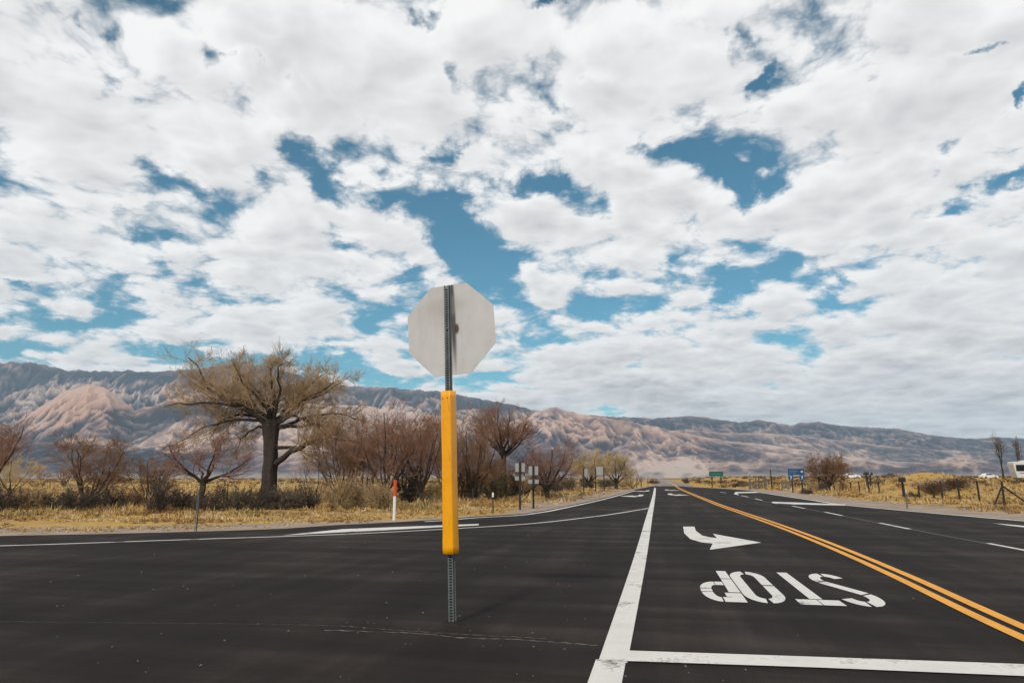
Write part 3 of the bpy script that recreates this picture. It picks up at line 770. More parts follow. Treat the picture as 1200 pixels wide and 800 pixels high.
def sprout(P, Rr, k, t0, t1, ang, length, n, rng, up=.2, wander=.18, rr=.6, tip=.35, outward=None, minr=.004):
    """children on parent polylines"""
    m, npt, _ = P.shape
    tt = rng.uniform(t0, t1, (m, k))
    f = tt * (npt - 1); i0 = np.clip(f.astype(int), 0, npt - 2); fr = (f - i0)[..., None]
    mi = np.arange(m)[:, None]
    pos = P[mi, i0] * (1 - fr) + P[mi, i0 + 1] * fr
    rad = (Rr[mi, i0] * (1 - fr[..., 0]) + Rr[mi, i0 + 1] * fr[..., 0])
    tan = P[mi, i0 + 1] - P[mi, i0]; tan /= np.linalg.norm(tan, axis=2, keepdims=True) + 1e-9
    plen = np.linalg.norm(P[:, -1] - P[:, 0], axis=1)[:, None]
    pos = pos.reshape(-1, 3); tan = tan.reshape(-1, 3); rad = rad.reshape(-1)
    q = rng.normal(size=tan.shape); q -= (q * tan).sum(1, keepdims=True) * tan; q /= np.linalg.norm(q, axis=1, keepdims=True) + 1e-9
    a = np.radians(rng.normal(ang[0], ang[1], len(tan)))[:, None]
    d = tan * np.cos(a) + q * np.sin(a)
    d[:, 2] += up; d /= np.linalg.norm(d, axis=1, keepdims=True)
    if isinstance(length, tuple):
        ln = (rng.uniform(length[0], length[1], (m, k)) * plen * (1.15 - .55 * tt)).reshape(-1)
    else:
        ln = (length * rng.uniform(.6, 1.3, (m, k))).reshape(-1)
    C = np.empty((len(pos), n, 3)); C[:, 0] = pos
    step = ln / (n - 1)
    for s in range(1, n):
        d = d + rng.normal(0, wander, d.shape); d[:, 2] += up * .25
        d /= np.linalg.norm(d, axis=1, keepdims=True)
        C[:, s] = C[:, s - 1] + d * step[:, None]
    r0 = np.maximum(rad * rr, minr)
    CR = r0[:, None] * np.linspace(1, tip, n)[None]
    return C, np.maximum(CR, minr * .7)

def resample(pts, n, rng=None, jit=0):
    P = np.array(pts, float)
    seg = np.r_[0, np.cumsum(np.linalg.norm(np.diff(P, axis=0), axis=1))]
    t = np.linspace(0, seg[-1], n)
    O = np.stack([np.interp(t, seg, P[:, k]) for k in range(3)], 1)
    if jit: O[1:] += rng.normal(0, jit, (n - 1, 3))
    return O

def join_tubes(lst):
    Vs = []; Fs = []; off = 0
    for (P, Rr, s) in lst:
        v, f = tubes(P, Rr, s); Vs.append(v); Fs.append(f + off); off += len(v)
    return np.vstack(Vs), np.vstack(Fs)

BARK = {'dark': basic('dark_bark', (.042, .031, .025), .95, .45, 9, bump=.5), 'grey': basic('grey_bark', (.10, .08, .065), .95, .4, 9, bump=.5)}
def twig_mat(name, a, b_):
    return basic(name, a, .9, .15, 1.6, col2=b_, spec=.1)
TW = {'straw': twig_mat('straw_twigs', (.32, .215, .125), (.49, .355, .22)), 'red': twig_mat('reddish_twigs', (.195, .10, .066), (.32, .185, .122)),
      'brown': twig_mat('brown_twigs', (.18, .10, .062), (.29, .175, .105)), 'mauve': twig_mat('mauve_twigs', (.20, .112, .09), (.31, .19, .15)),
      'gold': twig_mat('golden_twigs', (.44, .32, .17), (.58, .44, .25)), 'grey': twig_mat('grey_twigs', (.10, .085, .075), (.16, .135, .12))}

def finish_tree(name, label, loc, woody, fine, bark, twig, cat='tree', group=None, extra=None):
    t = thing(name, label, cat, loc, YAW, group)
    v, f = join_tubes(woody)
    if extra: v, f = np.vstack([v, extra[0]]), np.vstack([f, extra[1] + len(v)])
    link('trunk', np_mesh('trunk', v, f, BARK[bark], True), t)
    v, f = join_tubes(fine); link('crown', np_mesh('crown', v, f, TW[twig], False), t)
    return t

def vase_tree(label, px, dist, hpx, wpx, seed, twig='red', bark='dark', trunk=.0, stems=5, k=(9, 8, 6), trunk_r=.12, spread=1.0, name='bare_tree', cat='tree', lean=0, group=None, r_twig=.0075, ups=.16, lens=(.62, .75, .8)):
    """bare tree: a bole (trunk = share of the height) then spreading limbs, branches, twigs"""
    rng = np.random.default_rng(seed)
    s = dist / FH; H = hpx * s; W = wpx * s
    loc = D(px, dist); loc[2] = tz(loc)
    th = H * trunk
    bole = resample([(0, 0, -.15), (lean * th * .4, 0, th * .5), (lean * th, 0, th + .02)], 5, rng, .02) if trunk > 0 else None
    limbs = []
    for i in range(stems):
        a = 2 * np.pi * (i + rng.uniform(-.35, .35)) / stems
        o = rng.uniform(.25, 1.0) ** .7 * spread
        ex = math.cos(a) * W / 2 * o * .72; ey = math.sin(a) * W / 2 * o * .72
        top = th + (H - th) * rng.uniform(.60, .80) * math.sqrt(max(.2, 1.05 - .55 * o * o))
        p0 = (lean * th, 0, max(th - .05, -.1))
        p1 = (lean * th + ex * .38, ey * .38, th + (top - th) * .30)
        p2 = (lean * th + ex * .78, ey * .78, th + (top - th) * .66)
        p3 = (lean * th + ex, ey, top)
        limbs.append(resample([p0, p1, p2, p3], 9, rng, .03 * H / 4))
    Lb = np.array(limbs)
    r0 = trunk_r * (.58 if trunk > 0 else .8)
    LR = (np.linspace(1, .30, 9) ** 1.3)[None] * r0 * rng.uniform(.7, 1.05, (stems, 1))
    b1, r1 = sprout(Lb, LR, k[0], .25, 1.0, (40, 14), (lens[0] * .5, lens[0]), 7, rng, ups, .17, .5)
    r1 = np.minimum(r1, .034 * H / 4)
    b2, r2 = sprout(b1, r1, k[1], .12, 1.0, (38, 15), (lens[1] * .5, lens[1]), 5, rng, ups * 1.1, .2, .55, minr=r_twig)
    b3, r3 = sprout(b2, r2, k[2], .1, 1.0, (34, 15), (lens[2] * .5, lens[2] * 1.1), 4, rng, ups * 1.1, .22, .6, minr=r_twig * .8)
    # grow to the real height and width of this tree
    al = b3.reshape(-1, 3)
    zs = np.percentile(al[:, 2], 99.3); xs = np.percentile(np.abs(al[:, 0] - lean * th), 97.5)
    fz = (H - th) / max(zs - th, .1); fx = (W / 2) / max(xs, .1)
    for A in (Lb, b1, b2, b3):
        z = A[..., 2]; A[..., 2] = np.where(z > th, th + (z - th) * fz, z)
        g = np.clip((A[..., 2] - th) / max(.12 * H, .1), 0, 1)
        A[..., 0] = lean * th + (A[..., 0] - lean * th) * (1 + (fx - 1) * g); A[..., 1] *= 1 + (fx - 1) * g
    woody = [(Lb, LR, 7)]
    if bole is not None: woody.insert(0, (bole[None], (np.array([1.4, 1.05, .95, .9, .85]) * trunk_r)[None], 10))
    return finish_tree(name, label, loc, woody, [(b1, r1, 4), (b2, r2, 3), (b3, r3, 3)], bark, twig, cat, group)

def big_tree():
    rng = np.random.default_rng(5)
    dist = 41.0; s = dist / FH; base = D(316, dist); base[2] = tz(base)
    pyb = HOR + CAMZ / dist * FH
    def L(pts, dep):
        n = len(pts)
        return [((x - 316) * s, dep * i / (n - 1), (pyb - y) * s) for i, (x, y) in enumerate(pts)]
    limbs_def = [([(313, 500), (292, 481), (264, 470), (243, 456), (230, 430), (218, 418)], -1.2), ([(311, 495), (280, 476), (240, 472), (205, 478)], -2.0),
                 ([(314, 492), (300, 465), (274, 442), (254, 424)], 1.6), ([(316, 490), (316, 458), (311, 432), (314, 424)], -.6), ([(318, 492), (329, 470), (346, 450), (362, 432)], 1.5),
                 ([(320, 494), (345, 476), (372, 462), (396, 452)], -1.8), ([(321, 500), (350, 489), (382, 482), (412, 490)], .8), ([(322, 542), (343, 529), (364, 520), (392, 514), (432, 521)], -2.6),
                 ([(321, 524), (346, 522), (366, 514), (392, 502)], 1.6), ([(300, 486), (270, 484), (246, 492), (234, 514)], 1.0), ([(316, 494), (305, 470), (290, 450), (284, 432)], -2.6), ([(317, 494), (326, 465), (330, 440), (337, 432)], -2.4),
                 ([(314, 496), (285, 470), (262, 440), (236, 428)], 2.8), ([(319, 496), (340, 486), (366, 494), (388, 506)], -1.0), ([(316, 498), (310, 470), (322, 450), (348, 438)], 3.0), ([(309, 488), (272, 466), (234, 446), (204, 436)], .6), ([(307, 492), (272, 492), (242, 500), (216, 522)], -1.4), ([(323, 500), (362, 498), (398, 508), (424, 528)], 1.2), ([(320, 495), (350, 470), (382, 452), (402, 436)], .4), ([(314, 500), (290, 500), (268, 512), (256, 532)], 2.0)]
    Lb = np.array([resample(L(p, d), 10, rng, .05) for p, d in limbs_def])
    lr = np.array([.21, .17, .17, .18, .17, .18, .16, .24, .15, .12, .15, .15, .14, .12, .13, .16, .13, .14, .15, .10])[:, None] * .8 * (np.linspace(1, .25, 10) ** 1.25)[None]
    bole = resample([(0, 0, -.2), (0, 0, .3), (-.06, .05, 2.2), (-.12, .05, (pyb - 500) * s), (-.16, .0, (pyb - 490) * s)], 9, rng, .015)
    br = np.interp(np.linspace(0, 1, 9), [0, .12, .5, .9, 1], [.55, .41, .37, .42, .32])
    b1, r1 = sprout(Lb, lr, 16, .20, 1.0, (48, 15), (.24, .52), 7, rng, .05, .15, .46)
    r1 = np.minimum(r1, .05)
    b2, r2 = sprout(b1, r1, 9, .1, 1.0, (44, 16), (.35, .72), 5, rng, .09, .2, .5, minr=.0105)
    b3, r3 = sprout(b2, r2, 7, .1, 1.0, (38, 16), (.45, .95), 4, rng, .13, .22, .6, minr=.0075)
    # the bole: fluted, flaring at the roots and below the fork
    n = 30; bb = resample(bole, n); zz = np.linspace(0, 1, n); rad = np.interp(zz, [0, .08, .25, .55, .8, .93, 1], [.72, .52, .42, .39, .42, .50, .40])
    v, f = tubes(bb[None], rad[None], 28); v = v.reshape(n, 28, 3); c = bb[:, None, :]
    an = np.arange(28) / 28 * 2 * np.pi
    mod = 1 + .07 * np.sin(5 * an[None] + 2 * np.sin(zz[:, None] * 4)) + .05 * np.sin(9 * an[None] + 3.3 * zz[:, None]) + .09 * fbm(np.cos(an)[None] * 1.5 + zz[:, None] * 5, np.sin(an)[None] * 1.5 + zz[:, None] * 2, 4, 7)
    v = c + (v - c) * mod[..., None]
    woody = [(Lb, lr, 9)]
    bole_mesh = (v.reshape(-1, 3), f)
    finish_tree('cottonwood_tree', 'largest bare tree with a thick dark trunk and wide straw coloured crown', base, woody, [(b1, r1, 4), (b2, r2, 3), (b3, r3, 3)], 'dark', 'straw', extra=bole_mesh)
big_tree()

VT = vase_tree
VT('reddish bare tree cut off by the left picture edge', -14, 40, 100, 110, 21, 'red', stems=6, trunk=.12, trunk_r=.2)
VT('golden brown rounded shrub tree just inside the left picture edge', 14, 52, 50, 62, 22, 'gold', stems=6, k=(9, 8, 6), trunk=.1, trunk_r=.1)
VT('small dark round shrub alone on the far left field', 51, 92, 20, 22, 23, 'brown', stems=5, k=(5, 5, 4), trunk=.1, trunk_r=.09, r_twig=.013)
VT('smaller pair of far brown shrubs left of the many stemmed tree', 76, 95, 26, 26, 24, 'red', stems=6, k=(5, 5, 4), trunk_r=.09, r_twig=.013)
VT('brown tree of many dark stems fanning from the sagebrush at left', 106, 33, 84, 92, 25, 'brown', stems=9, trunk_r=.085, ups=.14)
VT('upright brown shrub between the many stemmed tree and the low forked tree', 176, 33.5, 58, 60, 26, 'brown', stems=8, k=(8, 7, 5), trunk_r=.05)
VT('low forked orchard tree with a short leaning trunk left of the largest tree', 237, 37, 80, 108, 27, 'mauve', stems=6, trunk=.30, trunk_r=.17, lean=.1, ups=.10)
VT('slender leaning sapling with few twigs right of the thick trunk', 372, 33, 64, 44, 28, 'grey', stems=4, k=(5, 4, 3), trunk_r=.05, spread=1.2)
VT('brown thicket tree under the low right limb of the largest tree', 402, 39, 98, 84, 29, 'brown', stems=8, trunk_r=.1)
VT('tall rust coloured thicket tree left of the yellow sleeve', 452, 38, 116, 108, 30, 'red', stems=8, trunk_r=.15, trunk=.08)
VT('rust coloured thicket tree with a low bent trunk partly behind the yellow sleeve', 502, 39, 108, 96, 31, 'red', stems=7, trunk_r=.15, trunk=.1, lean=-.8)
VT('dense brown thicket tree right of the yellow sleeve', 554, 42, 102, 84, 32, 'brown', stems=9, trunk_r=.12)
VT('low brown brush tree filling the gap left of the tall rust thicket', 426, 44, 92, 80, 51, 'brown', stems=8, k=(8, 6, 5), bark='grey', trunk_r=.08)
VT('pale reddish brush tree behind the tall rust thicket', 474, 46, 108, 90, 52, 'red', stems=8, k=(8, 6, 5), bark='grey', trunk_r=.1)
VT('red brown brush tree hidden in part by the yellow sleeve', 526, 46, 100, 84, 53, 'red', stems=8, k=(8, 6, 5), bark='grey', trunk_r=.1)
VT('low dark brush tree at the foot of the tall vase shaped tree', 575, 50, 50, 76, 54, 'brown', stems=8, k=(8, 6, 5), bark='grey', trunk_r=.09)
VT('low brown brush tree behind the twin plate signs', 612, 52, 42, 70, 55, 'mauve', stems=8, k=(8, 6, 5), bark='grey', trunk_r=.09)
VT('tall vase shaped bare tree with a straight trunk', 590, 47, 110, 80, 33, 'red', stems=11, trunk=.42, trunk_r=.21, ups=.14)
VT('rounded mauve bare tree behind the pair of twin plate signs', 641, 47, 72, 82, 34, 'mauve', stems=8, trunk_r=.16, trunk=.10)
VT('left of the two golden bare trees far along the verge', 690, 84, 44, 52, 35, 'gold', stems=9, k=(10, 9, 7), trunk_r=.16, trunk=.14, r_twig=.012)
VT('right of the two golden bare trees far along the verge', 722, 86, 42, 48, 36, 'gold', stems=8, k=(10, 9, 7), trunk_r=.2, trunk=.16, r_twig=.012)
VT('small tan shrub at the foot of the right golden tree', 741, 92, 20, 26, 37, 'straw', stems=7, k=(6, 5, 4), trunk_r=.06, name='bare_shrub', cat='shrub', r_twig=.012)
VT('rounded dusky red bare tree right of the blue sign', 971, 76, 43, 50, 38, 'brown', stems=15, trunk_r=.14, trunk=.12, r_twig=.012, k=(9, 8, 6), ups=.07, spread=1.1)
VT('tall thin bare poplar left of the white motorhome', 1176, 150, 56, 17, 39, 'grey', stems=4, k=(7, 5, 4), trunk=.25, trunk_r=.22, spread=.6, ups=.5, r_twig=.017)
VT('bare poplar rising behind the white motorhome roof', 1197, 155, 50, 14, 40, 'grey', stems=4, k=(7, 5, 4), trunk=.25, trunk_r=.22, spread=.6, ups=.5, r_twig=.017)
VT('low brown scrub tree behind the far fence posts', 1056, 110, 18, 36, 41, 'brown', stems=7, k=(6, 5, 4), trunk_r=.08, name='bare_shrub', cat='shrub', r_twig=.014)

# ------------------------------------------------------------------ shrubs
def shrub_mesh(name, seed, w, h, mats, stems=56, leaves=3600, leaf=.042, r=.006):
    rng = np.random.default_rng(seed)
    a = rng.uniform(0, 2 * np.pi, stems); e = rng.uniform(.15, 1.0, stems)
    P = np.zeros((stems, 5, 3))
    for i in range(stems):
        ex = math.cos(a[i]) * w / 2 * math.sqrt(1 - e[i] ** 2 * .75) * rng.uniform(.7, 1.1); ey = math.sin(a[i]) * w / 2 * math.sqrt(1 - e[i] ** 2 * .75) * rng.uniform(.7, 1.1)
        P[i] = resample([(ex * .06, ey * .06, -.03), (ex * .45, ey * .45, h * e[i] * .55), (ex, ey, h * e[i] * rng.uniform(.8, 1.05))], 5, rng, .03 * w)
    RR_ = np.linspace(2.2, .8, 5)[None] * r * np.ones((stems, 1))
    b1, r1 = sprout(P, RR_, 7, .3, 1, (36, 12), (.3, .55), 4, rng, .2, .2, .7, minr=r * .6)
    b2, r2 = sprout(b1, r1, 3, .2, 1, (32, 12), (.4, .8), 3, rng, .25, .2, .7, minr=r * .55)
    v1, f1 = join_tubes([(P, RR_, 4), (b1, r1, 3), (b2, r2, 3)])
    # small leaves on the twigs
    nl = leaves
    ii = rng.integers(0, len(b2), nl); t = rng.uniform(0, 1, nl)[:, None]
    c = b2[ii, 0] * (1 - t) + b2[ii, -1] * t + rng.normal(0, .02, (nl, 3))
    q1 = rng.normal(size=(nl, 3)); q1[:, 2] += .6; q1 /= np.linalg.norm(q1, axis=1, keepdims=True)
    q2 = np.cross(q1, rng.normal(size=(nl, 3))); q2 /= np.linalg.norm(q2, axis=1, keepdims=True)
    sz = leaf * rng.uniform(.6, 1.4, nl)[:, None]
    LV = np.stack([c - q2 * sz * .3, c + q1 * sz * .6 , c + q2 * sz * .3 + q1 * sz * .3, c - q1 * sz * .8], 1).reshape(-1, 3)
    lf = np.arange(nl * 4).reshape(nl, 4) + len(v1)
    F = np.vstack([f1, lf]); V = np.vstack([v1, LV])
    return np_mesh(name, V, F, mats=mats, midx=np.r_[np.zeros(len(f1)), np.ones(nl)])

LEAF = {k: basic('leaf_' + k, c, .9, .35, 4, spec=.1) for k, c in {'dark': (.064, .047, .034), 'sage': (.125, .103, .066), 'tan': (.26, .165, .085), 'gold': (.36, .25, .10), 'olive': (.15, .135, .05), 'brown': (.10, .066, .042)}.items()}
SH = {}
for kk, sd_, h in (('dark', 1, .95), ('sage', 2, .9), ('tan', 3, .95), ('gold', 4, .8), ('olive', 5, 1.15), ('brown', 6, .9)):
    for q in range(2):
        SH[kk, q] = shrub_mesh(kk + '_shrub', sd_ * 10 + q, 1.7, h, [TW['grey'] if kk in ('dark', 'sage', 'olive') else (TW['gold'] if kk in ('tan', 'gold') else TW['brown']), LEAF[kk]])
_shrub_i = 0
def shrub(px, py, wpx, hpx, kind, label, name='sagebrush', group='low shrubs along the left fence', dist=None):
    global _shrub_i
    _shrub_i += 1
    p = G(px, py) if dist is None else D(px, dist)
    dd = depth_of(p); p[2] = tz(p)
    o = link(name, SH[kind, _shrub_i % 2]); o.location = p
    s = dd / FH
    o.scale = (wpx * s / 1.7 * 1.25, wpx * s / 1.7 * 1.1, hpx * s / .95 * 1.15); o.rotation_euler = (0, 0, _shrub_i * 2.1)
    return tag(o, label, 'shrub', group)

for a in [
    (-6, 600, 50, 26, 'dark', 'dark sagebrush cut by the left picture edge'), (28, 598, 44, 22, 'tan', 'tan brown shrub beside the dark sagebrush at the left picture edge'),
    (62, 597, 40, 17, 'sage', 'low grey green sagebrush left of the many stemmed tree'), (88, 599, 34, 25, 'dark', 'dark sagebrush at the left foot of the many stemmed tree'),
    (124, 598, 34, 23, 'dark', 'dark sagebrush at the right foot of the many stemmed tree'), (150, 596, 34, 20, 'brown', 'brown shrub between the many stemmed tree and the upright shrub'),
    (186, 599, 28, 34, 'dark', 'tall dark shrub at the foot of the upright brown shrub'), (212, 597, 32, 23, 'dark', 'dark shrub left of the low forked trunk'),
    (246, 598, 42, 23, 'dark', 'wide dark shrub under the low forked tree'), (280, 598, 34, 24, 'sage', 'grey green shrub between the forked tree and the thick trunk'),
    (304, 598, 34, 21, 'dark', 'dark shrub hiding the foot of the thick trunk'), (334, 597, 34, 25, 'sage', 'grey green shrub right of the thick trunk'),
    (360, 596, 32, 22, 'dark', 'dark shrub at the foot of the leaning sapling'), (398, 596, 36, 30, 'tan', 'rusty tan shrub left of the red and white marker post'),
    (424, 595, 30, 26, 'tan', 'pale tan shrub with a fence post in front'), (446, 596, 36, 25, 'tan', 'tan topped shrub directly behind the red and white marker post'),
    (482, 587, 34, 34, 'dark', 'tall dark shrub right of the red and white marker post'), (510, 588, 26, 24, 'gold', 'golden grassy shrub touching the left side of the yellow sleeve'),
    (547, 586, 32, 32, 'brown', 'brown shrub touching the right side of the yellow sleeve'), (577, 584, 36, 28, 'olive', 'olive green rounded shrub behind the short white tipped post'),
    (597, 582, 24, 20, 'dark', 'small dark shrub right of the olive green shrub'), (640, 579, 32, 26, 'dark', 'dark shrub under the rounded mauve tree'), (664, 577, 26, 16, 'sage', 'grey green shrub right of the rounded mauve tree'),
    (620, 580, 26, 16, 'tan', 'tan shrub between the two twin plate signs'), (688, 573, 18, 10, 'dark', 'small dark shrub beside the lone sign pole'),
]: shrub(*a)
for a in [
    (710, 571.5, 26, 9, 'sage', 'sage shrub under the golden trees'), (730, 570.5, 20, 8, 'gold', 'golden shrub right of the golden trees'), (766, 566.5, 12, 5, 'brown', 'small brown shrub left of the far road'),
    (804, 566, 7, 5, 'dark', 'small dark shrub right of the far road'), (862, 571, 8, 5, 'dark', 'small dark shrub left of the wooden posts'), (1072, 582.6, 15, 6, 'dark', 'flat dark shrub beside the post with the black box'),
    (1091, 576, 40, 12, 'brown', 'brown shrub on the flank of the grassy hump', 'sagebrush', '', 52.5), (1117, 577, 34, 10, 'brown', 'dark shrub on the right flank of the grassy hump', 'sagebrush', '', 53), (1040, 570, 20, 8, 'sage', 'sage shrub beyond the fence left of the black box'),
    (1150, 573, 20, 7, 'brown', 'low brown shrub in front of the white sedan'), (955, 575, 16, 9, 'tan', 'tan shrub at the right foot of the blue sign'), (946, 578, 14, 6, 'dark', 'low dark shrub in front of the blue sign'),
    (985, 573, 20, 8, 'gold', 'golden shrub under the dusky red tree'),
]: shrub(*a[:6], group='scattered shrubs on the far fields', dist=a[8] if len(a) > 8 else None)

def scrub_stuff():
    """far brush that reads as one mass"""
    rng = np.random.default_rng(99)
    Vs = []; Fs = []; off = 0
    src = []
    for k in ('dark', 'brown', 'sage'):
        rg = np.random.default_rng(5)
        n = 80
        c = rg.normal(0, .4, (n, 3)); c[:, 2] = np.abs(c[:, 2]) * .9
        q1 = rg.normal(size=(n, 3)); q1 /= np.linalg.norm(q1, axis=1, keepdims=True)
        q2 = np.cross(q1, rg.normal(size=(n, 3))); q2 /= np.linalg.norm(q2, axis=1, keepdims=True)
        src.append(np.stack([c - q1 * .16, c + q2 * .12, c + q1 * .16, c - q2 * .12], 1))
    parts = {0: [], 1: [], 2: []}
    cnt = 0
    pos = []
    while cnt < 1500:
        px = rng.uniform(-60, 1260); dd = 55 * (900 / 55) ** rng.uniform(0, 1)
        p = D(px, dd)
        if 735 < px < 800: continue
        if px < 770 and (dd < 130 or rng.uniform() < .75): continue
        if dd < 215 and (980 < px < 1015 or 1140 < px < 1176 or 1028 < px < 1056): continue
        if dd < 100 and px > 800 : continue
        pos.append((p, dd)); cnt += 1
    P = np.array([p for p, _ in pos]); sd = road_dist(P[:, :2]); zz = terr(P[:, 0], P[:, 1], sd)
    for (p, dd), s_, z in zip(pos, sd, zz):
        if s_ < 4: continue
        k = int(rng.choice(3, p=[.3, .62, .08])); s = rng.uniform(.5, 1.1) * (1 + dd / 900)
        a = rng.uniform(0, 6.28); ca, sa = math.cos(a), math.sin(a)
        q = src[k].copy(); q = np.stack([q[..., 0] * ca - q[..., 1] * sa, q[..., 0] * sa + q[..., 1] * ca, q[..., 2] * rng.uniform(.35, .7)], -1) * s
        parts[k].append((q + np.array([p[0], p[1], z])).reshape(-1, 3))
    allv = np.vstack([np.vstack(parts[k]) for k in range(3)])
    mid = np.concatenate([np.full(sum(len(x) for x in parts[k]) // 4, k) for k in range(3)])
    F = np.arange(len(allv)).reshape(-1, 4)
    me = np_mesh('far_scrub', allv, F, mats=[LEAF['dark'], LEAF['brown'], LEAF['sage']], midx=mid)
    o = link('far_scrub', me); tag(o, 'low desert brush scattered over the far plain', 'brush', kind='stuff')
scrub_stuff()

# ------------------------------------------------------------------ grass
GRASS = []
for nm, a, b_ in (('golden_grass', (.41, .255, .085), (.56, .37, .14)), ('straw_grass', (.50, .36, .17), (.63, .48, .26)), ('brown_grass', (.22, .13, .055), (.35, .215, .095)), ('greenish_grass', (.17, .14, .05), (.24, .20, .08))):
    GRASS.append(basic(nm, a, .9, .1, .9, col2=b_, spec=.1))
def grass():
    rng = np.random.default_rng(3)
    C = []; S = []
    def scatter(n, pxr, dr, size, power=1.0):
        px = rng.uniform(*pxr, n); dd = dr[0] + (dr[1] - dr[0]) * rng.uniform(0, 1, n) ** power
        pts = FWD[None, :2] * dd[:, None] + RGT[None, :2] * (dd * (px - 600) / FH)[:, None]
        C.append(pts); S.append(size * rng.uniform(.6, 1.5, n))
    scatter(5200, (-60, 600), (17, 31), .105)
    scatter(2200, (-60, 640), (26, 36), .20)
    scatter(2600, (-60, 760), (34, 75), .34)
    scatter(1800, (600, 770), (26, 100), .20)
    scatter(4200, (800, 1270), (24, 66), .17)
    scatter(3600, (800, 1270), (55, 150), .30)
    scatter(1800, (-60, 1260), (80, 260), .5)
    c = np.vstack(C); s = np.concatenate(S)
    sd = road_dist(c)
    dens = fbm(c[:, 0] * .25, c[:, 1] * .25, 3, 44)
    edge = 1.0 + 1.2 * np.clip(fbm(c[:, 0] * .4, c[:, 1] * .4, 3, 45) + .5, 0, 1)
    right = c[:, 0] > 3
    keep = (sd > np.where(right, edge + 1.2 + 1.6 * rng.uniform(0, 1, len(c)) ** 2, edge * rng.uniform(.5, 1.2, len(c)))) & (dens > -.32)
    c = c[keep]; s = s[keep] * (1 + .9 * np.clip(dens[keep], -.3, .6)); sdk = sd[keep]
    s = s * np.where(sdk < 4, .6, 1.0)
    z = terr(c[:, 0], c[:, 1], sdk)
    nb = 17
    n = len(c)
    base = np.repeat(np.stack([c[:, 0], c[:, 1], z], 1), nb, 0); ss = np.repeat(s, nb)
    m = len(base)
    base[:, :2] += rng.normal(0, 1, (m, 2)) * (ss * .32)[:, None]
    a = rng.uniform(0, 2 * np.pi, m); lean = rng.uniform(.15, 1.1, m); ln = ss * rng.uniform(.55, 1.2, m)
    dirv = np.stack([np.cos(a) * np.sin(lean), np.sin(a) * np.sin(lean), np.cos(lean)], 1)
    dist = np.hypot(base[:, 0], base[:, 1])
    w = (.006 + dist * .00028)[:, None] * np.stack([-np.sin(a), np.cos(a), np.zeros(m)], 1)
    base[:, 2] -= .02
    mid = base + dirv * (ln * .55)[:, None]
    tipd = dirv.copy(); tipd[:, 2] -= .55; tipd /= np.linalg.norm(tipd, axis=1, keepdims=True)
    tip = mid + tipd * (ln * .5)[:, None]
    V = np.stack([base - w, base + w, mid + w * .7, mid - w * .7, tip + w * .15, tip - w * .15], 1).reshape(-1, 3)
    i6 = np.arange(m)[:, None] * 6
    F = np.concatenate([i6 + np.array([[0, 1, 2, 3]]), i6 + np.array([[3, 2, 4, 5]])], 1).reshape(-1, 4)
    tone = np.repeat(fbm(c[:, 0] * .3, c[:, 1] * .3, 3, 61) + rng.normal(0, .22, n), nb)
    mi = np.where(tone < -.12, 2, np.where(tone < .2, 0, 1))
    g = np.repeat((fbm(c[:, 0] * .12, c[:, 1] * .12, 2, 77) > .33) & (rng.uniform(0, 1, n) < .5), nb)
    mi = np.where(g, 3, mi)
    me = np_mesh('dry_grass', V, F, mats=GRASS, midx=np.repeat(mi, 2))
    o = link('dry_grass', me); tag(o, 'dry golden grass growing on the verges and fields', 'grass', kind='stuff')
grass()

def pebbles():
    rng = np.random.default_rng(17)
    n = 150
    px = rng.uniform(-40, 1240, n); py = rng.uniform(612, 800, n)
    V = []; F = []
    pts = np.array([G(a, b) for a, b in zip(px, py)]); sd = road_dist(pts[:, :2])
    cube = np.array([(-1, -1, -.6), (1, -1, -.6), (1, 1, -.6), (-1, 1, -.6), (-.6, -.7, .7), (.7, -.6, .8), (.6, .7, .6), (-.7, .6, .7)])
    fc = np.array([(0, 1, 5, 4), (1, 2, 6, 5), (2, 3, 7, 6), (3, 0, 4, 7), (4, 5, 6, 7), (3, 2, 1, 0)])
    k = 0
    for p, s_ in zip(pts, sd):
        if s_ > -.2 or (p[0] > -.6 and rng.uniform() < .7): continue
        s = rng.uniform(.003, .007) * (1 + .06 * math.hypot(p[0], p[1]))
        c = cube * s * rng.uniform(.7, 1.3, 3) + rng.normal(0, s * .2, (8, 3)); c[:, 2] += s * .55
        V.append(c + p); F.append(fc + 8 * k); k += 1
    me = np_mesh('pebbles', np.vstack(V), np.vstack(F), basic('pebble_stone', (.12, .10, .085), .9, .5, 60))
    o = link('pebbles', me); tag(o, 'loose pale grit scattered over the asphalt', 'gravel', kind='stuff')
pebbles()

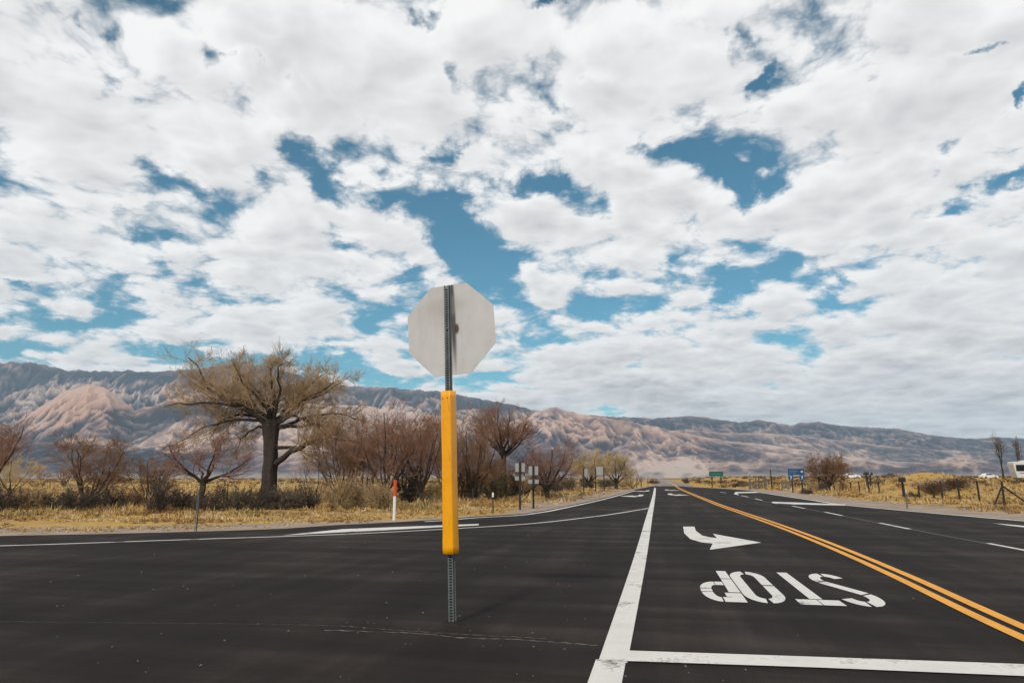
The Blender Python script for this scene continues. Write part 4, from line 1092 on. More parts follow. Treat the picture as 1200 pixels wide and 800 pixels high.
# ------------------------------------------------------------------ the stop sign
def steel_mat():
    return M['galv']
def sleeve_mat():
    m, nt, b = nmat('yellow_sleeve_plastic'); L = nt.links.new
    tc = node(nt, 'ShaderNodeTexCoord')
    n1 = node(nt, 'ShaderNodeTexNoise', inp={'Scale': 5.0, 'Detail': 7, 'Roughness': .65}); L(tc.outputs['Object'], n1.inputs['Vector'])
    rp = ramp(nt, [(.25, (.80, .300, .002)), (.5, (.90, .370, .001)), (.75, (.92, .40, .004))]); L(n1.outputs['Fac'], rp.inputs['Fac'])
    # scuffs
    mp = node(nt, 'ShaderNodeMapping'); mp.inputs['Scale'].default_value = (14, 14, 2.2); L(tc.outputs['Object'], mp.inputs['Vector'])
    n2 = node(nt, 'ShaderNodeTexNoise', inp={'Scale': 1.6, 'Detail': 7, 'Roughness': .75}); L(mp.outputs[0], n2.inputs['Vector'])
    mr = node(nt, 'ShaderNodeMapRange', interpolation_type='SMOOTHSTEP'); L(n2.outputs['Fac'], mr.inputs['Value']); mr.inputs['From Min'].default_value = .55; mr.inputs['From Max'].default_value = .72; mr.inputs['To Max'].default_value = .6
    mx = node(nt, 'ShaderNodeMix', data_type='RGBA'); L(mr.outputs[0], mx.inputs['Factor']); L(rp.outputs['Color'], mx.inputs['A']); mx.inputs['B'].default_value = (.36, .15, .02, 1)
    L(mx.outputs['Result'], b.inputs['Base Color']); b.inputs['Roughness'].default_value = .34; b.inputs['Specular IOR Level'].default_value = .35; b.inputs['Coat Weight'].default_value = .3; b.inputs['Coat Roughness'].default_value = .22
    bp = node(nt, 'ShaderNodeBump', inp={'Strength': .25, 'Distance': .01}); L(n1.outputs['Fac'], bp.inputs['Height']); L(bp.outputs['Normal'], b.inputs['Normal'])
    return m
def panel_mat():
    m, nt, b = nmat('weathered_sign_back'); L = nt.links.new
    tc = node(nt, 'ShaderNodeTexCoord'); ob = tc.outputs['Object']
    n1 = node(nt, 'ShaderNodeTexNoise', inp={'Scale': 3.2, 'Detail': 6, 'Roughness': .6}); L(ob, n1.inputs['Vector'])
    mp = node(nt, 'ShaderNodeMapping'); mp.inputs['Scale'].default_value = (5, 5, 1.6); L(ob, mp.inputs['Vector'])
    n2 = node(nt, 'ShaderNodeTexNoise', inp={'Scale': 1.0, 'Detail': 6, 'Roughness': .65}); L(mp.outputs[0], n2.inputs['Vector'])
    ad = node(nt, 'ShaderNodeMath', operation='MULTIPLY_ADD'); L(n1.outputs['Fac'], ad.inputs[0]); ad.inputs[1].default_value = .5
    h = node(nt, 'ShaderNodeMath', operation='MULTIPLY'); L(n2.outputs['Fac'], h.inputs[0]); h.inputs[1].default_value = .5; L(h.outputs[0], ad.inputs[2])
    rp = ramp(nt, [(.36, (.46, .43, .405)), (.52, (.53, .51, .49)), (.66, (.57, .555, .54))]); L(ad.outputs[0], rp.inputs['Fac'])
    # the post's shadow painted as a dark stripe beside it, and rust round the bolt, streaked downwards
    sp = node(nt, 'ShaderNodeSeparateXYZ'); L(ob, sp.inputs[0])
    def shade_or_stain(x0, z0, wx_, wz, col, amt, prev, rag=-.9):
        v = node(nt, 'ShaderNodeCombineXYZ')
        for i, (o_, c, w_) in enumerate(((sp.outputs[0], x0, wx_), (sp.outputs[2], z0, wz))):
            q = node(nt, 'ShaderNodeMath', operation='MULTIPLY_ADD'); L(o_, q.inputs[0]); q.inputs[1].default_value = 1 / w_; q.inputs[2].default_value = -c / w_; L(q.outputs[0], v.inputs[i])
        ln = node(nt, 'ShaderNodeVectorMath', operation='LENGTH'); L(v.outputs[0], ln.inputs[0])
        sb = node(nt, 'ShaderNodeMath', operation='MULTIPLY_ADD'); L(n2.outputs['Fac'], sb.inputs[0]); sb.inputs[1].default_value = rag
        L(ln.outputs['Value'], sb.inputs[2])
        mr = node(nt, 'ShaderNodeMapRange', interpolation_type='SMOOTHSTEP'); L(sb.outputs[0], mr.inputs['Value']); mr.inputs['From Min'].default_value = .62 if rag else 1.15; mr.inputs['From Max'].default_value = .0 if rag else .45; mr.inputs['To Max'].default_value = amt
        mx = node(nt, 'ShaderNodeMix', data_type='RGBA'); L(mr.outputs[0], mx.inputs['Factor']); L(prev, mx.inputs['A']); mx.inputs['B'].default_value = (*col, 1)
        return mx.outputs['Result']
    c = shade_or_stain(.030, .17, .036, .62, (.05, .047, .045), .93, rp.outputs['Color'], 0)
    c = shade_or_stain(.064, .0, .034, .07, (.06, .03, .016), .95, c)
    c = shade_or_stain(-.05, .25, .30, .14, (.34, .30, .28), .35, c)
    L(c, b.inputs['Base Color']); b.inputs['Roughness'].default_value = .6; b.inputs['Metallic'].default_value = .0
    b.inputs['Specular IOR Level'].default_value = .3
    return m

def hat_post(mb, h0, h1, w=.062, d=.034, step=.0254, holes=True):
    """U-channel post: back web towards -Y with flanges, pierced by real holes every step"""
    bm = mb.bm
    t = .004; fw = .013; hw = .016
    # side walls and flanges as boxes
    zc = (h0 + h1) / 2; hh = h1 - h0
    for s in (-1, 1):
        mb.box((s * (hw + .0075), -d / 2, zc), (t, d, hh))
        mb.box((s * (hw + .0075 + fw / 2 + t / 2), -t / 2, zc), (fw, t, hh))
    # web with holes: strips between holes
    web_w = 2 * hw + .015 - t
    mb.box((-(web_w / 2 - .004), -d + t / 2, zc), (.008, t, hh)); mb.box((web_w / 2 - .004, -d + t / 2, zc), (.008, t, hh))
    n = int(hh / step)
    for i in range(n + 1):
        z = h0 + i * step
        if z + .006 > h1: break
        mb.box((0, -d + t / 2, z + .006), (web_w - .0162, t, .0125))
    return mb

def stop_sign():
    base = G(530.3, 730.5)
    top = ray(524.3, 335)          # the post leans slightly, so fit its tilt to the line of sight at its own depth
    dd = depth_of(base)
    tt = dd / float(np.dot(top, FWD))
    tp = np.array([0, 0, CAMZ]) + top * tt
    H = tp[2]; lean = float(np.dot(tp - base, RGT)) / H
    yaw = R(-4)                                        # its face is turned square to the lane
    t = thing('stop_sign', 'octagonal sign seen from its grey back on a perforated steel post with a yellow sleeve', 'road sign', base, 0)
    t.rotation_euler = (Matrix.Rotation(math.atan(lean), 4, Vector(RGT).cross(Vector((0, 0, 1))) * -1) @ Matrix.Rotation(yaw, 4, 'Z')).to_euler()
    post = hat_post(MB(), -.25, H).build('post', M['galv'], t)
    MB().box((0, -.012, (H - .25) / 2), (.040, .006, H + .2)).build('hole_shade_strip', M['hole'], post)  # black strip added behind the web, stands for the shade inside the holes
    r_px = 53.5 * dd / FPX * .985
    ds = dd
    zc_ray = ray(528.3, 387.5); zc = CAMZ + zc_ray[2] * dd / float(np.dot(zc_ray, FWD))
    # flat-to-flat height from rows 333.5 and 440.5
    z1 = CAMZ + ray(528, 333)[2] * dd / float(np.dot(ray(528, 333), FWD)); z0 = CAMZ + ray(528, 440.5)[2] * dd / float(np.dot(ray(528, 440.5), FWD))
    ap = (z1 - z0) / 2 * .98; rad = ap / math.cos(R(22.5)); zc = (z1 + z0) / 2
    cx = float(np.dot(zc_ray * dd / float(np.dot(zc_ray, FWD)) - (base + (tp - base) * zc / H), RGT))
    oc = [(rad * math.cos(R(22.5 + 45 * i)), rad * math.sin(R(22.5 + 45 * i))) for i in range(8)]
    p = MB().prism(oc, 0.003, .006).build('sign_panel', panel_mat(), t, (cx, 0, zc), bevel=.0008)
    oc2 = [(a * .995, b * .995) for a, b in oc]
    MB().prism(oc2, .0062, .0068).build('front_face', basic('red_sheeting', (.5, .02, .03), .4, .1, 4), p)
    p.rotation_euler = (0, R(-2.2), 0)
    for z in (zc + ap * .62, zc - .0, zc - ap * .62):
        MB().tube((.004, -.05, z), (.004, .004, z), .0075, n=6).tube((.004, -.0365, z), (.004, -.033, z), .013, n=12).build('bolt', M['wire'] if abs(z - zc) < .01 else M['galv'], t)
    # square plastic sleeve, corner turned towards the viewer
    zt = CAMZ + ray(527, 458.5)[2] * dd / float(np.dot(ray(527, 458.5), FWD)); zb = CAMZ + ray(529, 648)[2] * dd / float(np.dot(ray(529, 648), FWD))
    w = .117; bm = bmesh.new()
    rings = []
    nz = 26
    for i in range(nz):
        f = i / (nz - 1); z = zb + (zt - zb) * f
        ring = []
        k = 1 + .05 * max(0, .18 - f) / .18 + .015 * math.sin(f * 9) + .022 * math.exp(-((f - .20) / .025) ** 2) - .02 * math.exp(-((f - .135) / .03) ** 2)
        tw = .02 * math.sin(f * 5 + 1)
        for cxs, cys in ((1, 1), (-1, 1), (-1, -1), (1, -1)):
            a0 = math.atan2(cys, cxs) - math.pi / 4
            for q in range(4):
                a = a0 + q / 3 * math.pi / 2
                rr = .015
                ring.append(((cxs * (w / 2 - rr) + rr * math.cos(a)) * k, (cys * (w / 2 - rr) + rr * math.sin(a)) * k))
        ring = [(x * math.cos(tw) - y * math.sin(tw), x * math.sin(tw) + y * math.cos(tw)) for x, y in ring]
        rings.append([bm.verts.new((x, y, z + (.004 * math.sin(3 * j) if i in (0,) else 0))) for j, (x, y) in enumerate(ring)])
    m = len(rings[0])
    for i in range(nz - 1):
        for j in range(m):
            bm.faces.new((rings[i][j], rings[i][(j + 1) % m], rings[i + 1][(j + 1) % m], rings[i + 1][j]))
    mb = MB(); mb.bm.free(); mb.bm = bm
    sl_ = mb.build('sleeve', sleeve_mat(), t, (0, -.017, 0), smooth=True)
    sl_.rotation_euler = (0, 0, R(-12))
    so = sl_.modifiers.new('wall', 'SOLIDIFY'); so.thickness = .004; so.offset = -1
    # slot and rivets near its top, and the asphalt collar at the foot of the post
    for sx in (-.033, .025):
        MB().tube((sx, -w / 2 - .003, zt - .075), (sx, -w / 2 + .004, zt - .075), .006, n=8).build('rivet', M['dark_steel'], sl_)
    bm = bmesh.new(); n = 18; rin = [bm.verts.new((.055 * math.cos(i / n * 6.283), -.017 + .05 * math.sin(i / n * 6.283), .022 + .006 * math.sin(i * 2.3))) for i in range(n)]
    rout = [bm.verts.new(((.11 + .03 * math.sin(i * 1.7)) * math.cos(i / n * 6.283), -.017 + (.10 + .03 * math.sin(i * 2.1)) * math.sin(i / n * 6.283), -.004)) for i in range(n)]
    for i in range(n): bm.faces.new((rin[i], rin[(i + 1) % n], rout[(i + 1) % n], rout[i]))
    bm.faces.new(rin)
    mb = MB(); mb.bm.free(); mb.bm = bm; mb.build('collar', M['asphalt'], t)
    return t
SIGN = stop_sign()

# ------------------------------------------------------------------ roadside posts
def delineator(label, px, py, hpx, col, name='marker_post', lean=0, tip=None, w=.055, band=None, cat='marker post'):
    p = G(px, py); dd = depth_of(p); p[2] = tz(p); h = hpx * dd / FPX
    t = thing(name, label, cat, p, YAW)
    t.rotation_euler = (0, lean, YAW)
    hat_post(MB(), -.1, h, holes=False, step=.05).build('post', M[col] if isinstance(col, str) else col, t)
    if tip:
        MB().box((0, -.042, h - .09), (.07, .006, .17), bev=.002).build('reflector', tip, t)
    return t, h
delineator('thin grey steel marker post on the gravel near the low forked tree', 229.3, 620.5, 44, 'galv')
delineator('short dark marker post with a white tip right of the yellow sleeve', 577.5, 601, 24, 'dark_steel', tip=basic('white_reflector', (.7, .7, .68), .4, .1))
delineator('short grey marker post in front of the right-hand fence', 1063.2, 594.5, 21, 'galv', tip=basic('pale_reflector', (.45, .43, .41), .4, .1))
def marker_white_red():
    p = G(461.8, 608); dd = depth_of(p); p[2] = tz(p); h = 44.5 * dd / FPX
    t = thing('marker_post', 'white marker post with an orange red top on the verge', 'marker post', p, YAW)
    w = 3.4 * dd / FPX
    MB().tube((0, 0, -.1), (0, 0, h * .6), w / 2, n=16).build('post', basic('white_plastic', (.72, .71, .69), .45, .08, 5), t, smooth=False)
    MB().tube((0, 0, h * .6), (0, 0, h), w / 2 * 1.12, n=16).tube((0, 0, h), (0, 0, h + .012), w / 2 * .9, n=16).build('top_band', basic('orange_red_plastic', (.62, .07, .02), .45, .12, 5), t)
marker_white_red()

WHITE_BACK = basic('pale_sign_back', (.30, .295, .29), .55, .1, 3)
def plate(mb, w, h, z, octo=False, y=-.0):
    if octo:
        r = h / 2 / math.cos(R(22.5)); mb.prism([(r * math.cos(R(22.5 + 45 * i)), z + r * math.sin(R(22.5 + 45 * i))) for i in range(8)], y, y + .004)
    else:
        mb.box((0, y + .002, z), (w, .004, h), bev=.0015)
    return mb
def twin_plate_sign(px, py, hpx, label, octo):
    p = G(px, py); dd = depth_of(p); p[2] = tz(p); s = dd / FPX; h = hpx * s
    t = thing('road_sign', label, 'road sign', p, R(3))
    MB().box((0, 0, h / 2 - .1), (.085, .085, h + .2), bev=.006).build('post', M['dark_wood'], t)
    plate(MB(), 11 * s, 10 * s, h - 6.2 * s, False, .047).build('sign_plate', WHITE_BACK, t)
    plate(MB(), 12 * s, 4.5 * s, h - 18.5 * s, False, .047).build('sign_plate', WHITE_BACK, t)
twin_plate_sign(609.4, 596.2, 53.5, 'taller dark post with white sign backs, left of the twin plate signs', True)
twin_plate_sign(625.2, 594.8, 48.5, 'shorter dark post with white sign backs, right of the twin plate signs', True)
def one_pole_sign():
    p = G(684.2, 580); dd = depth_of(p); p[2] = tz(p); s = dd / FPX; h = 30 * s
    t = thing('road_sign', 'single dark pole with one small white plate hanging to its right', 'road sign', p, R(3))
    MB().box((0, 0, h / 2 - .1), (.09, .09, h + .2), bev=.006).build('post', M['dark_wood'], t)
    MB().box((2.2 * s, .05, h - 4.5 * s), (5 * s, .004, 8 * s), bev=.0015).build('sign_plate', WHITE_BACK, t)
one_pole_sign()
def two_pole_sign(pxa, pxb, py, hpx, label, ph, mat=None, post=None, yaw=R(3)):
    a = G(pxa, py); b = G(pxb, py); c = (a + b) / 2; dd = depth_of(c); c[2] = tz(c); s = dd / FPX; h = hpx * s
    w = (pxb - pxa) * s
    t = thing('road_sign', label, 'road sign', c, yaw)
    for sg in (-1, 1):
        MB().box((sg * w / 2, 0, h / 2 - .1), (.1, .1, h + .2), bev=.006).build('post', post or M['dark_wood'], t)
    MB().box((0, .056, h - ph * s / 2 + .05), (w * 1.02 + .1, .006, ph * s), bev=.002).build('sign_plate', mat or WHITE_BACK, t)
    return t, s, h, w
two_pole_sign(698.4, 708, 576.2, 28, 'large white sign back on two dark poles before the golden trees', 9.5)
two_pole_sign(746.4, 751.6, 571, 12.2, 'small far white sign back on two dark poles', 4.4)
p9 = G(759.4, 570.2); p9[2] = tz(p9); t9 = thing('road_sign', 'tiny pale sign on a thin pole near the far road', 'road sign', p9, R(3)); s9 = depth_of(p9) / FPX
MB().tube((0, 0, -.1), (0, 0, 9 * s9), .04, n=8).build('post', M['galv'], t9); MB().box((0, .045, 8 * s9), (2.4 * s9, .004, 3 * s9)).build('sign_plate', WHITE_BACK, t9)

GREEN = basic('green_sheeting', (.008, .085, .05), .4, .12, 2); BLUE = basic('blue_sheeting', (.008, .05, .125), .4, .12, 2)
LETTER = basic('white_lettering', (.62, .64, .62), .5, .1, 4)
def green_sign():
    c = G(840, 571); dd = depth_of(c); c[2] = tz(c); s = dd / FPX
    t = thing('road_sign', 'green guide sign on two dark posts beyond the junction', 'road sign', c, R(-2))
    H = 18.2 * s
    for x in (-4.9, 4.9):
        MB().box((x * s, 0, H / 2 - .1), (.1, .1, H + .2), bev=.006).build('post', M['dark_wood'], t)
        MB().box((x * s, -.06, H - 8.4 * s), (2.4 * s, .012, 2.6 * s), bev=.004).build('break_plate', basic('dark_green_plate', (.015, .06, .035), .5, .1, 3), t)
    pl = MB().box((0, -.07, H - 2.7 * s), (15.6 * s, .02, 5.4 * s), bev=.01).build('sign_plate', GREEN, t)
    mb = MB()      # lettering too small to read from here: two faint rows
    x = -5.4
    for wd in (1.5, .9, 1.8, 1.2, 2.4, 1.1):
        mb.box((x * s + wd * s / 2, -.083, H - 2.6 * s), (wd * s * .8, .004, .5 * s)); x += wd * 1.18
    mb.build('lettering', basic('dim_lettering', (.10, .24, .18), .5, .1, 3), pl)
green_sign()
def blue_sign():
    c = G(934.5, 576); dd = depth_of(c); c[2] = tz(c); s = dd / FPX
    t = thing('road_sign', 'blue guide sign with a wide top panel, a white arrow and two small lower panels', 'road sign', c, R(-4))
    H = 27 * s
    for x in (-4.8, 5.6):
        MB().box((x * s, 0, H / 2 - .1), (.11, .11, H + .2), bev=.006).build('post', M['dark_wood'], t)
    top = MB().box((0, -.07, H - 3.5 * s), (17.6 * s, .02, 6.8 * s), bev=.012).build('top_panel', BLUE, t)
    for x in (-6, 6):
        lo = MB().box((x * s, -.07, H - 9.9 * s), (5.4 * s, .02, 5.6 * s), bev=.01).build('lower_panel', BLUE, t)
        # pale slanted symbol on each lower panel
        MB().prism([(x * s + (a - .2) * s, H - 9.9 * s + b_ * s) for a, b_ in ((-1.2, 1.5), (1.5, 1.9), (1.2, .2), (.4, -2.2), (-.4, -2.0), (.1, .5))], -.087, -.082).build('symbol', basic('pale_blue_symbol', (.35, .45, .52), .5, .1, 3), lo)
    dim = basic('dim_blue_lettering', (.14, .26, .38), .5, .1, 3)
    for row, wds in ((.9, (1.7, 1.1, 2.2, 1.6, 1.2)), (-1.1, (1.2, 2.0, 1.4, 1.8))):
        x = -7.4; mb = MB()
        for wd in wds:
            mb.box((x * s + wd * s / 2, -.083, H - 3.4 * s + row * s), (wd * s * .82, .004, .62 * s)); x += wd * 1.22
        mb.build('lettering', dim, top)
    az_ = 6.1 * s; zz = H - 3.4 * s
    MB().prism([(az_ + a * s, zz + b_ * s) for a, b_ in ((-1.3, .35), (-.1, .35), (-.1, 1.3), (1.5, 0), (-.1, -1.3), (-.1, -.35), (-1.3, -.35))], -.087, -.082).build('arrow', LETTER, top)
blue_sign()

# ------------------------------------------------------------------ things at the right-hand side track
def small_square_sign(px, py, hpx, label, w, back):
    p = G(px, py); dd = depth_of(p); p[2] = tz(p); s = dd / FPX; h = hpx * s
    t = thing('road_sign', label, 'road sign', p, R(4))
    MB().box((0, 0, h / 2 - .1), (.07, .07, h + .2), bev=.005).build('post', M['grey_wood'], t)
    MB().box((0, -.045, h - w * s / 2), (w * s, .006, w * s), bev=.002).build('sign_plate', back, t)
small_square_sign(880, 573.5, 21, 'small pale square sign among the wooden posts left of the blue sign', 4, WHITE_BACK)
for i, (px, py, h, w, lab) in enumerate(((878.6, 573, 12, .16, 'thickest weathered wooden post under the pale square sign'), (883.5, 572.5, 9, .12, 'low weathered post right of the pale square sign'), (886.5, 572.6, 13.5, .13, 'taller weathered post in the middle of the wooden posts'),
                                       (889.6, 572.6, 13, .13, 'weathered post third from the right of the wooden posts'), (893.5, 572.6, 9, .12, 'short weathered post second from the right of the wooden posts'), (897.6, 572.8, 13.5, .34, 'broad weathered plank post at the right end of the wooden posts'))):
    p = G(px, py); p[2] = tz(p); s = depth_of(p) / FPX
    o = MB().box((0, 0, h * s / 2 - .1), (w, .14, h * s + .2), bev=.01).tube((0, -.08, h * s * .55), (0, .08, h * s * .55), .02, n=6).build('wooden_post', M['grey_wood'], None, p)
    o.rotation_euler = (R(2 * math.sin(i * 3)), R(3 * math.sin(i * 5 + 1)), i * .7)
    tag(o, lab, 'post', 'old corral posts left of the blue sign')
p = G(904.6, 573.2); p[2] = tz(p); s = depth_of(p) / FPX
t = thing('utility_pole', 'thin dark pole with a short crosspiece left of the slatted panel', 'pole', p, R(3))
MB().tube((0, 0, -.1), (0, 0, 22.5 * s), .075, .055, n=10).build('pole', M['dark_wood'], t); MB().box((0, -.1, 12.5 * s), (3 * s, .08, .5 * s), bev=.01).build('crosspiece', M['dark_wood'], t)
p = G(921.5, 573.6); p[2] = tz(p); s = depth_of(p) / FPX
t = thing('slatted_gate', 'grey upright slatted gate panel left of the blue sign', 'gate', p, R(2))
fr = MB()
for x in (-4.2, 0, 4.2): fr.box((x * s, 0, 5.4 * s - .05), (.1, .1, 10.8 * s + .1), bev=.006)
for z in (1.4, 8.6): fr.box((0, .06, z * s), (8.6 * s, .05, .1), bev=.005)
fr.build('frame', M['grey_wood'], t)
sl2 = MB()
for k in range(9):
    x = (-3.6 + k * .9) * s
    sl2.box((x, -.075, 5.0 * s), (.55 * s, .03, (8.4 + .5 * math.sin(k * 3)) * s), bev=.004)
sl2.build('slats', basic('grey_slats', (.13, .135, .125), .8, .3, 6), t)
MB().tube((.3 * s, .12, 0), (.3 * s, .12, 12.8 * s), .025, n=6).build('rod', M['dark_steel'], t)

def kiosk():
    p = D(963.6, 70); p[2] = tz(p) + .25; s = 70 / FPX
    t = thing('notice_kiosk', 'dark brown open notice kiosk with a small roof under the dusky red tree', 'kiosk', p, R(-3))
    for x in (-3.9, 3.9): MB().box((x * s, 0, 7.4 * s - .25), (.14, .14, 14.8 * s + .5), bev=.008).build('post', M['dark_wood'], t)
    MB().box((0, -.09, 4.0 * s), (9.0 * s, .06, 6.4 * s), bev=.008).build('board', basic('dark_brown_board', (.03, .022, .019), .8, .3, 5), t)
    MB().prism([(-5.2 * s, 14.6 * s), (0, 16.4 * s), (5.2 * s, 14.6 * s), (5.2 * s, 15.2 * s), (0, 17.0 * s), (-5.2 * s, 15.2 * s)], -.5, .5).build('roof', M['grey_wood'], t)
kiosk()

# ------------------------------------------------------------------ fences
def fence(name, label, pts, hts, post_mat, wires=3, brace=None, w=.07, round_=True, leans=None):
    t = thing(name, label, 'fence', pts[0])
    b0 = np.array(pts[0])
    tops = []
    for i, (p, h) in enumerate(zip(pts, hts)):
        q = np.array(p) - b0
        lx = (leans[i] if leans else 0) * h
        a = (q[0], q[1], q[2] - .2); b_ = (q[0] + RGT[0] * lx, q[1] + RGT[1] * lx, q[2] + h)
        MB().tube(a, b_, w / 2 * 1.1, w / 2, n=8).build('post', post_mat, t)
        tops.append((np.array(a), np.array(b_)))
    for k in range(wires):
        mb = MB(); f = .28 + .66 * k / max(1, wires - 1)
        for (a, b_), (c, d) in zip(tops[:-1], tops[1:]):
            p0 = a + (b_ - a) * f; p1 = c + (d - c) * f
            pm = (p0 + p1) / 2; pm[2] -= .03
            mb.tube(p0, pm, .0035, n=4, cap=False).tube(pm, p1, .0035, n=4, cap=False)
        mb.build('wire', M['wire'], t)
    if brace:
        for (i, off) in brace:
            a, b_ = tops[i]
            foot = a + off; foot[2] = tz(b0 + foot) - b0[2] - .05
            MB().tube(foot, a + (b_ - a) * .86, w * .42, n=8).build('brace', post_mat, t)
    return t
def ground_pts(lst):
    out = []; hs = []
    for px, py, hpx in lst:
        p = G(px, py); hs.append(hpx * depth_of(p) / FPX); p[2] = tz(p); out.append(p)
    return out, hs
pts, hs = ground_pts([(-70, 599, 27), (20, 598.5, 27), (100, 598, 27), (185, 597.5, 28), (265, 597, 28.5), (345, 596.5, 27), (432, 595.5, 26), (504, 589, 19), (554, 589, 18), (572, 586, 17), (600, 584, 15)])
fence('wire_fence', 'wire fence on thin steel posts in front of the shrubs at left', pts, hs, M['dark_steel'], 4, w=.045)
pts, hs = ground_pts([(978, 575.5, 9), (988, 576.3, 10), (998, 577.3, 10.5), (1008, 578.8, 12), (1019, 579.4, 18), (1031, 579.6, 12), (1060.5, 582.6, 17), (1078, 583.6, 15), (1095.5, 586, 18.5), (1105.5, 587.2, 22), (1125.5, 588.2, 24), (1148.5, 588.6, 23.5), (1177.5, 592, 26), (1240, 597, 26), (1300, 602, 28)])
pts[0:0] = []
off1 = D(0, 0) * 0
sc = depth_of(pts[12]) / FPX
fence('wire_fence', 'wire fence on dark leaning wooden posts across the right-hand field', pts, hs, M['dark_wood'], 3, brace=[(12, -RGT * 12.5 * sc), (12, RGT * 30 * sc)], w=.10, leans=[-.03, .02, -.05, -.04, -.03, -.02, -.02, -.03, -.05, -.05, -.04, -.03, 0, 0, 0])
def box_post(px, py, hpx, bw, bh, label, mat, name='mailbox'):
    p = G(px, py); dd = depth_of(p); p[2] = tz(p); s = dd / FPX
    t = thing(name, label, 'mailbox', p, YAW)
    h = hpx * s
    MB().box((0, 0, h / 2 - .1), (.1, .1, h + .2), bev=.008).build('post', M['dark_wood'], t)
    # rounded top box
    W_, H_ = bw * s, bh * s
    prof = [(-W_ / 2, 0), (W_ / 2, 0), (W_ / 2, H_ * .6)] + [(W_ / 2 * math.cos(R(a)), H_ * .6 + H_ * .4 * math.sin(R(a))) for a in (20, 45, 70, 90, 110, 135, 160)] + [(-W_ / 2, H_ * .6)]
    b_ = MB().prism([(x, z + h - .01) for x, z in prof], -.28, .25).build('box', mat, t)
    MB().prism([(x * .93, z * .94 + h + .005) for x, z in prof], -.30, -.281).build('door', basic('dark_door', (.03, .028, .026), .5, .2, 4), t)
box_post(1059.2, 583.2, 18.6, 3.6, 5.8, 'black box on a post standing behind the short grey marker post', basic('black_enamel', (.012, .012, .012), .5, .2, 4))
box_post(1017.2, 578.2, 15.4, 2.8, 3.6, 'dark box on a fence side post left of the grey box', basic('dark_brown_enamel', (.03, .022, .02), .6, .2, 4))
box_post(1021.6, 577.4, 14.4, 3.2, 3.2, 'small blue grey box on a post right of the dark box', basic('grey_enamel', (.20, .22, .225), .5, .2, 4))

# ------------------------------------------------------------------ vehicles
GLASS = basic('dark_window_glass', (.012, .014, .016), .35, .1, 2, spec=.25)
TYRE = basic('tyre_rubber', (.015, .015, .015), .85, .2, 8); RIM = basic('wheel_rim', (.35, .35, .36), .35, .1, 4, metal=.7)
def wheel(t, x, y, r=.33, w=.2):
    wl = MB().tube((x, y - w / 2, r), (x, y + w / 2, r), r, n=24).build('wheel', TYRE, t)
    for sg in (-1, 1):
        MB().tube((x, y + sg * (w / 2 + .002), r), (x, y + sg * (w / 2 + .012), r), r * .62, n=16).build('rim', RIM, wl)
def car(label, p, rz, col, kind='sedan'):
    t = thing('parked_car', label, 'car', p, rz)
    prof = [(-2.25, .38), (-2.28, .62), (-2.2, .86), (-1.55, .95), (-.55, .99), (1.15, .93), (2.0, .80), (2.25, .62), (2.27, .40), (2.1, .25), (1.72, .24), (1.62, .5), (1.38, .64), (1.12, .5), (1.02, .22), (-1.02, .22), (-1.12, .5), (-1.38, .64), (-1.62, .5), (-1.72, .24), (-2.1, .28)]
    paint = basic('car_paint', col, .3, .06, 2, spec=.5)
    MB().prism(prof, -.86, .86).build('body', paint, t, bevel=.05)
    cab = [(-1.75, .93), (-1.15, 1.36), (-.35, 1.45), (.35, 1.42), (1.2, .92)]
    bm = bmesh.new(); mb = MB(); mb.bm.free(); mb.bm = bm
    A = [bm.verts.new((x, -.78 + (z - .93) * .28, z)) for x, z in cab]; B = [bm.verts.new((x, .78 - (z - .93) * .28, z)) for x, z in cab]
    n = len(cab); bm.faces.new(A); bm.faces.new(B[::-1])
    for i in range(n): bm.faces.new((A[i], A[(i + 1) % n], B[(i + 1) % n], B[i]))
    mb.build('cabin', paint, t, bevel=.03)
    for sg in (-1, 1):
        for quad in ([(-1.38, .98), (-1.05, 1.30), (-.42, 1.37), (-.42, .98)], [(-.34, .98), (-.34, 1.37), (.28, 1.35), (.88, .98)]):
            bm = bmesh.new(); vs = [bm.verts.new((x, sg * (.795 - (z - .93) * .28), z)) for x, z in quad]; vs2 = [bm.verts.new((x, sg * (.775 - (z - .93) * .28), z)) for x, z in quad]
            bm.faces.new(vs); bm.faces.new(vs2[::-1])
            for i in range(4): bm.faces.new((vs[i], vs[(i + 1) % 4], vs2[(i + 1) % 4], vs2[i]))
            mb = MB(); mb.bm.free(); mb.bm = bm; mb.build('side_window', GLASS, t)
        MB().box((2.2, sg * .62, .66), (.12, .36, .13), bev=.02).build('headlight', basic('headlight_glass', (.6, .6, .6), .2, .05, 3), t)
        MB().box((-2.22, sg * .64, .74), (.1, .32, .14), bev=.02).build('tail_light', basic('tail_light_red', (.35, .01, .01), .3, .05, 3), t)
    for x in (-1.38, 1.38):
        for y in (-.76, .76): wheel(t, x, y)
    return t
def at_px(px, dist):
    p = D(px, dist); p[2] = tz(p); return p
car('white sedan parked left of the white motorhome', at_px(1158.5, 190), YAW + R(4), (.72, .72, .70))
car('white car half hidden in grass right of the dusky red tree', at_px(998, 205), YAW + R(-6), (.78, .78, .77))
car('dark grey car in the far brush beyond the middle of the right-hand fence', at_px(1043, 215), YAW + R(12), (.06, .06, .065))

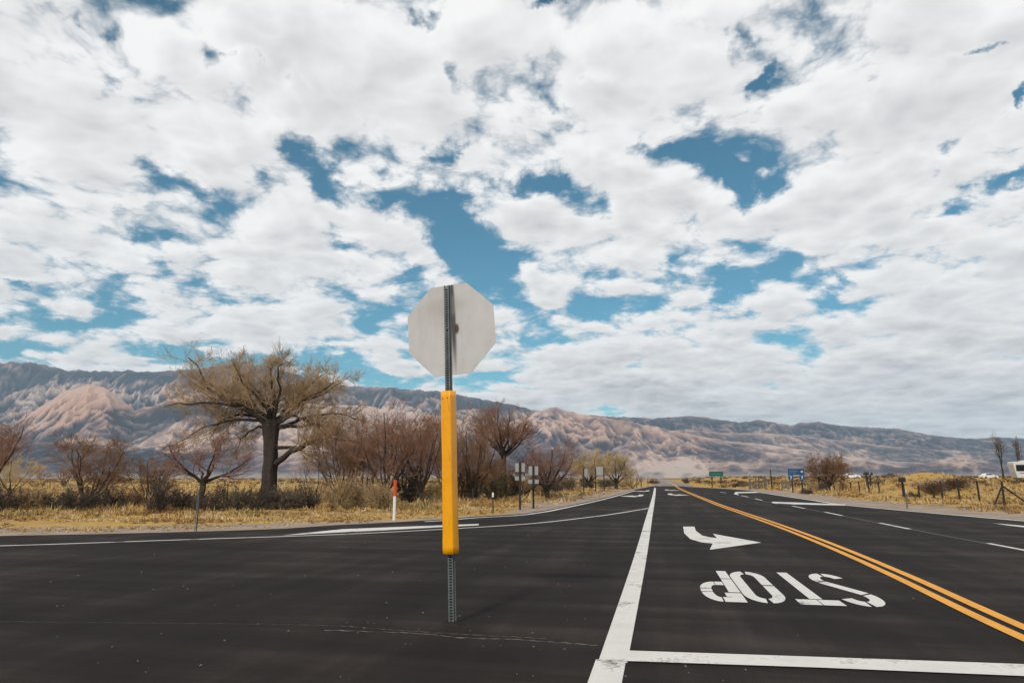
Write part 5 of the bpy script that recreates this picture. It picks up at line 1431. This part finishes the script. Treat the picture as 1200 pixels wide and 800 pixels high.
def motorhome():
    p = RVP.copy(); p[2] = tz(p)
    t = thing('motorhome', 'white motorhome with dark windows cut off by the right picture edge', 'motorhome', p, YAW + R(-14))
    shell = basic('white_fibreglass', (.60, .59, .575), .35, .05, 1.5, spec=.4)
    L0, L1 = -2.6, 5.4
    prof = [(L0 + .42, .55), (L0 + .18, 1.6), (L0, 2.9), (L0 + .03, 3.2), (L0 + .25, 3.32), (L1 - .2, 3.3), (L1, 3.1), (L1, .55)]
    MB().prism(prof, -1.2, 1.2).build('body', shell, t, bevel=.06)
    def win(x0, x1, z0, z1, y=-1.2, name='window'):
        f = MB().box(((x0 + x1) / 2, y - .004, (z0 + z1) / 2), (x1 - x0 + .12, .03, z1 - z0 + .12), bev=.02).build(name, basic('window_frame_black', (.02, .02, .02), .4, .1), t)
        MB().box(((x0 + x1) / 2, y - .022, (z0 + z1) / 2), (x1 - x0, .012, z1 - z0), bev=.004).build('pane', GLASS, f)
    win(-2.2, -1.0, 1.75, 2.75); win(.55, 1.5, 2.0, 2.7); win(3.0, 4.4, 1.9, 2.7)
    MB().box((-.42, -1.205, 1.75), (.05, .03, 2.3)).box((.28, -1.205, 1.75), (.05, .03, 2.3)).build('door_frame', basic('grey_trim', (.4, .4, .4), .5, .1), t)
    d = MB().box((-.07, -1.206, 1.7), (.62, .025, 2.1), bev=.02).build('door', shell, t)
    MB().box((.16, -1.226, 1.55), (.1, .03, .05), bev=.008).build('handle', basic('black_handle', (.02, .02, .02), .4, .1), d)
    st = MB().prism([(.4, 2.0), (1.3, 1.62), (3.0, 1.5), (5.35, 1.55), (5.35, 1.4), (3.0, 1.34), (1.2, 1.42)], -1.215, -1.203)
    st.build('stripe', basic('dark_stripe', (.03, .03, .035), .4, .1), t)
    MB().prism([(-2.0, 1.34), (-1.5, 1.46), (-.9, 1.44), (-.6, 1.34), (-1.4, 1.30)], -1.215, -1.203).prism([(.4, 1.18), (2.6, 1.12), (5.35, 1.16), (5.35, 1.08), (2.6, 1.02)], -1.215, -1.203).build('stripe', basic('grey_stripe', (.12, .12, .13), .4, .1), t)
    MB().box((-.6, 0, 3.42), (1.1, .9, .24), bev=.06).build('roof_unit', shell, t)
    MB().box((2.4, .2, 3.37), (.5, .5, .14), bev=.04).build('roof_vent', shell, t)
    for x in (-1.2, 3.6):
        for y in (-1.05, 1.05): wheel(t, x, y, .4, .26)
    MB().box((1.4, 0, .48), (6.6, 1.9, .2)).build('chassis', basic('dark_chassis', (.03, .03, .03), .8, .2), t)
motorhome()

# ------------------------------------------------------------------ render settings
vs = scene.view_settings
vs.view_transform = 'Standard'; vs.look = 'None'; vs.exposure = 0; vs.gamma = 1; vs.use_curve_mapping = False
scene.render.engine = 'CYCLES'
cy = scene.cycles
cy.use_denoising = True
cy.max_bounces = 6; cy.diffuse_bounces = 2; cy.glossy_bounces = 2; cy.volume_bounces = 0; cy.transparent_max_bounces = 4
cy.sample_clamp_indirect = 6
